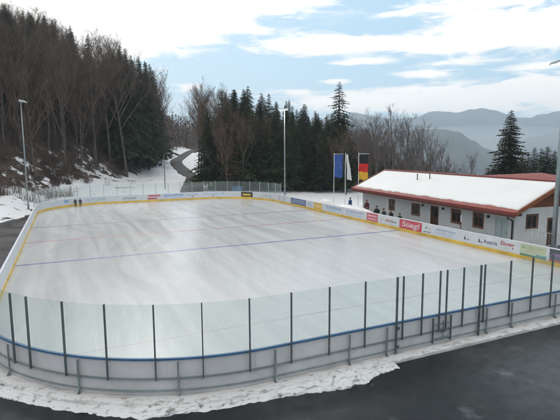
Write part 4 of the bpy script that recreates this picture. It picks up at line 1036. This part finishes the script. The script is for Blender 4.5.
def plant(kind, x, y, h, label, group=None, wide=1., idx=None):
    name, t, c = rnd.choice(protos[kind]) if idx is None else protos[kind][idx]
    s = h/hts[kind]; o = empty(name, (x, y, height(x, y)), rnd.uniform(0, 6.28)); o.scale = (s*wide, s*wide, s)
    tag(o, label, 'tree', group)
    for nm, me in (('trunk', t), ('crown', c)):
        q = bpy.data.objects.new(nm, me); col.objects.link(q); q.parent = o
    return o
def zelev(row, D): return CAMH+(153-row)/F*D
def interp(P, c):
    if c <= P[0][0]: return P[0][1]
    for (a, b), (e, d) in zip(P, P[1:]):
        if c <= e: return b+(d-b)*(c-a)/(e-a)
    return P[-1][1]
placed = []
def free(x, y, dmin):
    for a, b in placed:
        if (a-x)**2+(b-y)**2 < dmin*dmin: return False
    placed.append((x, y)); return True
# left hill
skyL = [(-60, 8), (0, 11), (22, 14), (45, 20), (70, 28), (85, 36), (110, 38), (130, 46), (148, 54), (160, 66), (170, 84), (180, 106), (188, 122)]
nb = ns = 0; tries = 0
while nb+ns < 290 and tries < 30000:
    tries += 1
    c = rnd.uniform(-75, 184) if rnd.random() < .8 else rnd.uniform(125, 182); D = 74+ (rnd.random()**.8)*105
    x, y = polar(c, D); s = Fx(y)-x
    if s < (5 if c < 110 else 1.5) + 1.5*rnd.random() or y < 66: continue
    if road_dist(x, y) < 6: continue
    if not free(x, y, 3.0): continue
    z = height(x, y); top = zelev(interp(skyL, c), D); hmax = top-z
    h = rnd.uniform(15, 24) if c < 110 else rnd.uniform(20, 29)
    if hmax < 9: continue
    h = min(h, hmax*rnd.uniform(.9, 1.05))
    up_hill = s > 22 or c > 118
    p_spr = .60 if up_hill else (.05 if c > 70 else 0)
    if rnd.random() < p_spr:
        if h < hmax*.86 and up_hill and rnd.random() < .5: h = min(29, hmax*rnd.uniform(.92, 1.04))
        plant('spruce', x, y, h, 'dark narrow spruce among the leafless trees on the left hillside', 'spruces on the left hillside', rnd.uniform(.8, 1.0)); ns += 1
    else:
        plant('bare', x, y, h, 'leafless brown broadleaf tree in the dense wood on the left hillside', 'leafless trees on the left hillside', rnd.uniform(.75, 1.05)); nb += 1
print('left', nb, ns)
# middle wood
skyM = [(195, 108), (205, 100), (215, 98), (228, 92), (240, 95), (250, 92), (262, 92), (272, 98), (285, 104), (300, 108), (312, 112), (325, 118), (345, 120), (360, 128), (375, 136), (390, 146), (410, 155), (430, 163), (450, 168)]
k = 0; tries = 0
while k < 120 and tries < 9000:
    tries += 1
    c = rnd.uniform(203, 345); D = rnd.uniform(80, 112); x, y = polar(c, D)
    if road_dist(x, y) < 6.5 or not free(x, y, 2.6): continue
    z = height(x, y); h = zelev(interp(skyM, c), D)-z; h *= rnd.choice((rnd.uniform(.66, .9), rnd.uniform(.88, 1.06)))
    if h < 5: continue
    plant('spruce', x, y, h, 'dark green spruce in the dense wood behind the far end of the rink', 'spruces behind the rink', rnd.uniform(.8, 1.25)); k += 1
print('mid', k)
for c, D, h in [(206, 88, 0), (213, 92, 0), (219, 90, 0), (226, 96, 0), (201, 95, 0), (262, 84, 0), (256, 86, 0), (268, 88, 0), (275, 84, 0), (210, 100, 0), (222, 102, 0), (198, 104, 0), (340, 85, 0), (332, 82, 0), (322, 84, 0), (236, 80, 0), (244, 79, 0), (249, 82, 0), (217, 81, 0), (227, 78, 0)]:
    x, y = polar(c, D); row = {True: 91, False: 104}[c < 232]; 
    if c > 234: row = 116 if c < 300 else 138
    if 214 < c < 234 and D < 83: row = 122
    plant('bare', x, y, zelev(row+rnd.uniform(-3, 6), D)-height(x, y), 'leafless broadleaf tree standing in front of or between the spruces behind the rink', 'leafless trees behind the rink', .8)
x, y = polar(232, 79); plant('larch', x, y, zelev(103, 79)-height(x, y), 'orange-brown larch glowing among the dark spruces left of the lit floodlight', wide=.8)
x, y = polar(338.5, 86); plant('tall', x, y, zelev(85, 86)-height(x, y), 'tallest spruce with layered sparse branches rising above the wood near the flags', wide=1.25)
x, y = polar(209, 82); plant('spruce', x, y, zelev(112, 82)-height(x, y), 'broad dark spruce at the left end of the wood beside the road', wide=1.2, idx=2)
x, y = polar(508, 66); plant('big', x, y, zelev(112.5, 66)-height(x, y), 'large free-standing spruce behind the red clubhouse roof', wide=1.0)
for i, (c, D, row) in enumerate([(527, 74, 153), (533, 72, 149), (540, 76, 151), (546, 73, 148), (553, 75, 152), (561, 74, 150), (521, 78, 156)]):
    x, y = polar(c, D); plant('spruce', x, y, zelev(row, D)-height(x, y)+0, 'small dark conifer in the row to the right of the large spruce', 'small conifers right of the large spruce', 1.3)
# right slope wood
k = 0; tries = 0
while k < 110 and tries < 9000:
    tries += 1
    c = rnd.uniform(330, 452); D = rnd.uniform(74, 190); x, y = polar(c, D)
    if not free(x, y, 3.4): continue
    z = height(x, y); row = interp(skyM, c)+rnd.uniform(2, 14); h = zelev(row, D)-z
    if h < 3.5: continue
    h = min(h, 24)
    if rnd.random() < .16: plant('spruce', x, y, h, 'dark spruce scattered in the brown wood sloping down behind the clubhouse', 'spruces on the right slope', 1.)
    else: plant('bare', x, y, h, 'leafless brown tree in the wood sloping down behind the clubhouse', 'leafless trees on the right slope', 1.); 
    k += 1
# pale bare trees against the mist
for c, D, row in [(379, 70, 117), (388, 74, 122), (394, 68, 114), (403, 72, 121), (398, 80, 130), (410, 76, 127), (421, 70, 132), (430, 74, 136), (437, 72, 146), (414, 68, 143), (445, 78, 158), (470, 80, 157), (365, 72, 122), (372, 78, 126)]:
    x, y = polar(c, D); plant('grey', x, y, zelev(row, D)-height(x, y), 'pale grey leafless tree standing out against the misty valley', 'pale leafless trees before the valley', .95)
# far wood and brushwood as masses
def far_wood():
    mb = MB(); r = random.Random(5); n = 0
    while n < 2600:
        c = r.uniform(120, 430); D = r.uniform(200, 620); x, y = polar(c, D)
        if road_dist(x, y) < 7: continue
        z = height(x, y); h = r.uniform(11, 18); w = r.uniform(1.6, 2.8)
        if z < -60: continue
        K = 16
        for k in range(K):
            an = r.uniform(0, 6.28); zz = z+h*r.uniform(.15, 1); ww = w*(1.05-(zz-z)/h)
            p = Vector((x+math.cos(an)*ww*.4, y+math.sin(an)*ww*.4, zz)); q = p+Vector((math.cos(an)*ww, math.sin(an)*ww, r.uniform(-.6, 1.2))); s = Vector((-math.sin(an), math.cos(an), 0))*r.uniform(.3, .8)
            mb.add([p-s, p+s, q], [(0, 1, 2)])
        mb.add([(x-.2, y, z), (x+.2, y, z), (x, y, z+h)], [(0, 1, 2)]); n += 1
    tag(mb.build('distant_wood', M['brush']), 'far brown wood covering the hill at the head of the side valley', 'woodland', kind='stuff')
far_wood()
def brushwood():
    mb = MB(); r = random.Random(15); n = 0
    while n < 6200:
        c = r.uniform(-60, 232); D = r.uniform(64, 135); x, y = polar(c, D); s = Fx(y)-x
        if c < 196:
            if y < 62 or (x > -9 and y < 74): continue
            if s < 3.0+3*noise.noise(Vector((x*.2, y*.2, 3))) and (s < -9 or c > 108 or noise.noise(Vector((x*.3, y*.3, 13))) < .12): continue
            if noise.noise(Vector((x*.12, y*.12, 30))) < -.05 and s < 14: continue
        elif not (76 < D < 84): continue
        if road_dist(x, y) < 6: continue
        z = height(x, y); h = r.uniform(.8, 3.0)
        for k in range(9):
            a = r.uniform(0, 6.28); l = r.uniform(.2, .8)*h*.5; p = Vector((x+r.uniform(-.5, .5), y+r.uniform(-.5, .5), z-.1)); q = Vector((p.x+l*math.cos(a), p.y+l*math.sin(a), z+h*r.uniform(.5, 1))); m_ = p.lerp(q, .6)+Vector((r.uniform(-.2, .2), r.uniform(-.2, .2), .1)); s2 = Vector((-math.sin(a), math.cos(a), 0))*.022
            mb.add([p-s2, p+s2, m_+s2*.7, m_-s2*.7, q], [(0, 1, 2, 3), (3, 2, 4)])
            q2 = m_+Vector((r.uniform(-.6, .6), r.uniform(-.6, .6), r.uniform(.1, .7))); mb.add([m_-s2*.5, m_+s2*.5, q2], [(0, 1, 2)])
        n += 1
    tag(mb.build('brushwood', M['brush']), 'brown leafless scrub and brambles under the trees', 'undergrowth', kind='stuff')
brushwood()
# valley village: tiny houses far below in the mist
def village():
    r = random.Random(3); hm = mat('house_plaster', (.62, .6, .58), .9); rm = mat('house_roof', (.80, .80, .82), .9)
    for k in range(34):
        c = r.uniform(428, 520); D = r.uniform(1100, 2600); x, y = polar(c, D); z = height(x, y); w, l, h = r.uniform(9, 16), r.uniform(12, 24), r.uniform(5, 9)
        o = empty('house', (x, y, z), r.uniform(0, 3.1)); tag(o, 'tiny pale house with snowy roof far down in the misty valley', 'house', 'houses in the misty valley')
        MB().box(-w/2, w/2, -l/2, l/2, -3, h).build('wall', hm, o)
        MB().add([(-w/2-.6, -l/2-.6, h), (w/2+.6, -l/2-.6, h), (0, -l/2-.6, h+w*.32), (-w/2-.6, l/2+.6, h), (w/2+.6, l/2+.6, h), (0, l/2+.6, h+w*.32)], [(0, 1, 2), (3, 5, 4), (0, 2, 5, 3), (1, 4, 5, 2), (0, 3, 4, 1)]).build('roof', rm, o)
village()
# fence along the snow bank on the left, post and rail
# ------------------------------------------------------------------ haze
def haze():
    o = MB().box(-5600, 5600, -5600, 5600, -300, 385).build('haze', None); m = bpy.data.materials.new('haze'); m.use_nodes = True; N = m.node_tree.nodes; N.clear()
    out = N.new('ShaderNodeOutputMaterial'); v = N.new('ShaderNodeVolumePrincipled'); v.inputs['Density'].default_value = HAZE; v.inputs['Color'].default_value = (.80, .90, 1, 1); v.inputs['Anisotropy'].default_value = .35
    m.node_tree.links.new(v.outputs[0], out.inputs['Volume']); o.data.materials.append(m); tag(o, kind='stuff'); o['label'] = 'pale blue haze filling the valley and fading the mountains'; o['category'] = 'haze'
HAZE = 2.4e-4
haze()
def mist():
    x, y = polar(478, 2850); o = empty('tmp'); bpy.data.objects.remove(o)
    vs = []; fs = []; A, K = 32, 14
    for k in range(K+1):
        th = math.pi*k/K
        for a in range(A): an = 2*math.pi*a/A; vs.append((950*math.sin(th)*math.cos(an), 520*math.sin(th)*math.sin(an), 135*math.cos(th)))
    for k in range(K):
        for a in range(A): b = (a+1) % A; fs.append((k*A+a, (k+1)*A+a, (k+1)*A+b, k*A+b))
    o = link_mesh('mist', vs, fs, None); o.location = (x, y, 20); o.rotation_euler = (0, 0, -YAW)
    m = bpy.data.materials.new('mist'); m.use_nodes = True; N = m.node_tree.nodes; N.clear()
    out = N.new('ShaderNodeOutputMaterial'); v = N.new('ShaderNodeVolumePrincipled'); v.inputs['Density'].default_value = 5e-4; v.inputs['Color'].default_value = (.97, .98, 1, 1)
    m.node_tree.links.new(v.outputs[0], out.inputs['Volume']); o.data.materials.append(m); tag(o, kind='stuff'); o['label'] = 'pale bank of mist lying in the valley below the mountains'; o['category'] = 'mist'
mist()

# ------------------------------------------------------------------ sky and sun
SUN_AZ, SUN_EL = 8., 34.      # azimuth east of +Y, degrees
w = bpy.data.worlds.new('World'); sc.world = w; w.use_nodes = True; nt = w.node_tree; N = nt.nodes; L = nt.links
bg = N['Background']; sky = N.new('ShaderNodeTexSky'); sky.sky_type = 'NISHITA'; sky.sun_disc = False; sky.sun_elevation = R(SUN_EL); sky.sun_rotation = R(SUN_AZ)
sky.air_density = 1.; sky.dust_density = 1.2; sky.ozone_density = 1.
tc = N.new('ShaderNodeTexCoord'); sep = N.new('ShaderNodeSeparateXYZ'); L.new(tc.outputs['Generated'], sep.inputs[0])
def mth(op, a, b=None, c=None):
    n = N.new('ShaderNodeMath'); n.operation = op
    for i, v in enumerate((a, b, c)):
        if v is None: continue
        if isinstance(v, (int, float)): n.inputs[i].default_value = v
        else: L.new(v, n.inputs[i])
    return n.outputs[0]
az = mth('ARCTAN2', sep.outputs[0], sep.outputs[1]); el = mth('ARCSINE', sep.outputs[2])
# layered cloud noise on a plane overhead
zz = mth('ADD', mth('MAXIMUM', sep.outputs[2], 0.), .12)
cmb = N.new('ShaderNodeCombineXYZ'); L.new(mth('DIVIDE', sep.outputs[0], zz), cmb.inputs[0]); L.new(mth('DIVIDE', sep.outputs[1], zz), cmb.inputs[1])
n1 = N.new('ShaderNodeTexNoise'); n1.inputs['Scale'].default_value = .9; n1.inputs['Detail'].default_value = 9; n1.inputs['Roughness'].default_value = .6; n1.inputs['Distortion'].default_value = .5
L.new(cmb.outputs[0], n1.inputs['Vector'])
# ragged displacement of the patches
n2 = N.new('ShaderNodeTexNoise'); n2.inputs['Scale'].default_value = 3.2; n2.inputs['Detail'].default_value = 7; n2.inputs['Roughness'].default_value = .62
mp = N.new('ShaderNodeMapping'); mp.inputs['Scale'].default_value = (1.5, 1.5, 8); L.new(tc.outputs['Generated'], mp.inputs['Vector']); L.new(mp.outputs[0], n2.inputs['Vector'])
def patch(colp, row, wc, hr, amp, tilt=0.):
    """cloud patch at image column,row with half sizes in pixels -> angular gaussian"""
    x = (colp-280)/F; yv = -(row-210)/F; d = (fw + rt*x + up*yv).normalized(); a0 = math.atan2(d.x, d.y); e0 = math.asin(d.z)
    da = mth('SUBTRACT', az, a0); de = mth('SUBTRACT', el, e0)
    if tilt: de = mth('SUBTRACT', de, mth('MULTIPLY', da, tilt))
    q = mth('ADD', mth('POWER', mth('ABSOLUTE', mth('DIVIDE', da, wc/F)), 2.), mth('POWER', mth('ABSOLUTE', mth('DIVIDE', de, hr/F)), 2.))
    return mth('MULTIPLY', mth('EXPONENT', mth('MULTIPLY', q, -1)), amp)
P_ = [(70, 0, 125, 38, 1.5), (225, -8, 95, 22, 1.2), (140, 44, 34, 13, .5), (318, 43, 60, 7, .95), (440, 8, 70, 7, .75), (515, 22, 75, 15, 1.05), (455, 44, 120, 8, .85), (360, 62, 28, 3.0, 1.0), (335, 82, 16, 2.6, 1.05), (450, 63, 34, 3.2, .8), (540, 66, 30, 3, .5), (500, 94, 190, 12, 1.0), (545, 82, 40, 7, .55), (405, 103, 80, 9, .9), (428, 73, 26, 3.0, .7), (190, 88, 12, 4, .7), (297, 92, 11, 2.2, 1.0), (250, 28, 40, 6, .35), (-120, 60, 160, 80, .9), (760, 60, 160, 60, .6)]
acc = None
for p in P_:
    q = patch(*p); acc = q if acc is None else mth('ADD', acc, q)
n3 = N.new('ShaderNodeTexNoise'); n3.inputs['Scale'].default_value = 11; n3.inputs['Detail'].default_value = 8; n3.inputs['Roughness'].default_value = .65; n3.inputs['Distortion'].default_value = .8
mp4 = N.new('ShaderNodeMapping'); mp4.inputs['Scale'].default_value = (1., 1., 4.5); mp4.inputs['Rotation'].default_value = (0, R(6), 0); L.new(tc.outputs['Generated'], mp4.inputs['Vector']); L.new(mp4.outputs[0], n3.inputs['Vector'])
f = mth('ADD', mth('MULTIPLY', acc, mth('ADD', mth('MULTIPLY', n3.outputs['Fac'], 1.9), .05)), mth('ADD', mth('MULTIPLY', mth('SUBTRACT', n2.outputs['Fac'], .5), 1.5), mth('MULTIPLY', mth('SUBTRACT', n3.outputs['Fac'], .5), .9)))
# outside the photographed part: broken cloud everywhere above 30 degrees
hi = N.new('ShaderNodeMapRange'); L.new(el, hi.inputs[0]); hi.inputs[1].default_value = R(22); hi.inputs[2].default_value = R(38); hi.inputs[3].default_value = 0; hi.inputs[4].default_value = .85
f = mth('ADD', f, mth('MULTIPLY', hi.outputs[0], mth('MULTIPLY', n1.outputs['Fac'], 1.6)))
behind = N.new('ShaderNodeMapRange'); L.new(mth('ADD', mth('MULTIPLY', sep.outputs[0], -fw.x), mth('MULTIPLY', sep.outputs[1], -fw.y)), behind.inputs[0]); behind.inputs[1].default_value = -.2; behind.inputs[2].default_value = .4; behind.inputs[4].default_value = .8
f = mth('ADD', f, mth('MULTIPLY', behind.outputs[0], n1.outputs['Fac']))
ram = N.new('ShaderNodeMapRange'); ram.interpolation_type = 'SMOOTHSTEP'; L.new(f, ram.inputs[0]); ram.inputs[1].default_value = .26; ram.inputs[2].default_value = .86
mix = N.new('ShaderNodeMix'); mix.data_type = 'RGBA'; L.new(ram.outputs[0], mix.inputs[0])
# thin high veil lightens the blue
sk = N.new('ShaderNodeMix'); sk.data_type = 'RGBA'; sk.inputs[0].default_value = .8; L.new(sky.outputs[0], sk.inputs[6]); sk.inputs[7].default_value = (4.6, 7.4, 9.4, 1)
L.new(sk.outputs[2], mix.inputs[6])
# cloud brightness varies with thickness
cb = N.new('ShaderNodeMix'); cb.data_type = 'RGBA'; L.new(n1.outputs['Fac'], cb.inputs[0]); cb.inputs[6].default_value = (14.6, 14.0, 13.2, 1); cb.inputs[7].default_value = (10.2, 9.9, 9.5, 1)
L.new(cb.outputs[2], mix.inputs[7]); L.new(mix.outputs[2], bg.inputs[0]); bg.inputs[1].default_value = .108
sun = bpy.data.lights.new('sun', 'SUN'); sun.energy = 1.0; sun.angle = R(10); sun.color = (1, .95, .88); so = bpy.data.objects.new('sun', sun); col.objects.link(so)
sd = Vector((math.sin(R(SUN_AZ))*math.cos(R(SUN_EL)), math.cos(R(SUN_AZ))*math.cos(R(SUN_EL)), math.sin(R(SUN_EL))))
so.rotation_euler = sd.to_track_quat('Z', 'Y').to_euler()
sc.view_settings.view_transform = 'Standard'; sc.view_settings.look = 'None'; sc.view_settings.gamma = 1; sc.view_settings.use_curve_mapping = False; sc.view_settings.exposure = 0
sc.cycles.max_bounces = 8; sc.cycles.transparent_max_bounces = 16; sc.cycles.volume_bounces = 2
sc.cycles.use_adaptive_sampling = True; sc.cycles.adaptive_threshold = .02
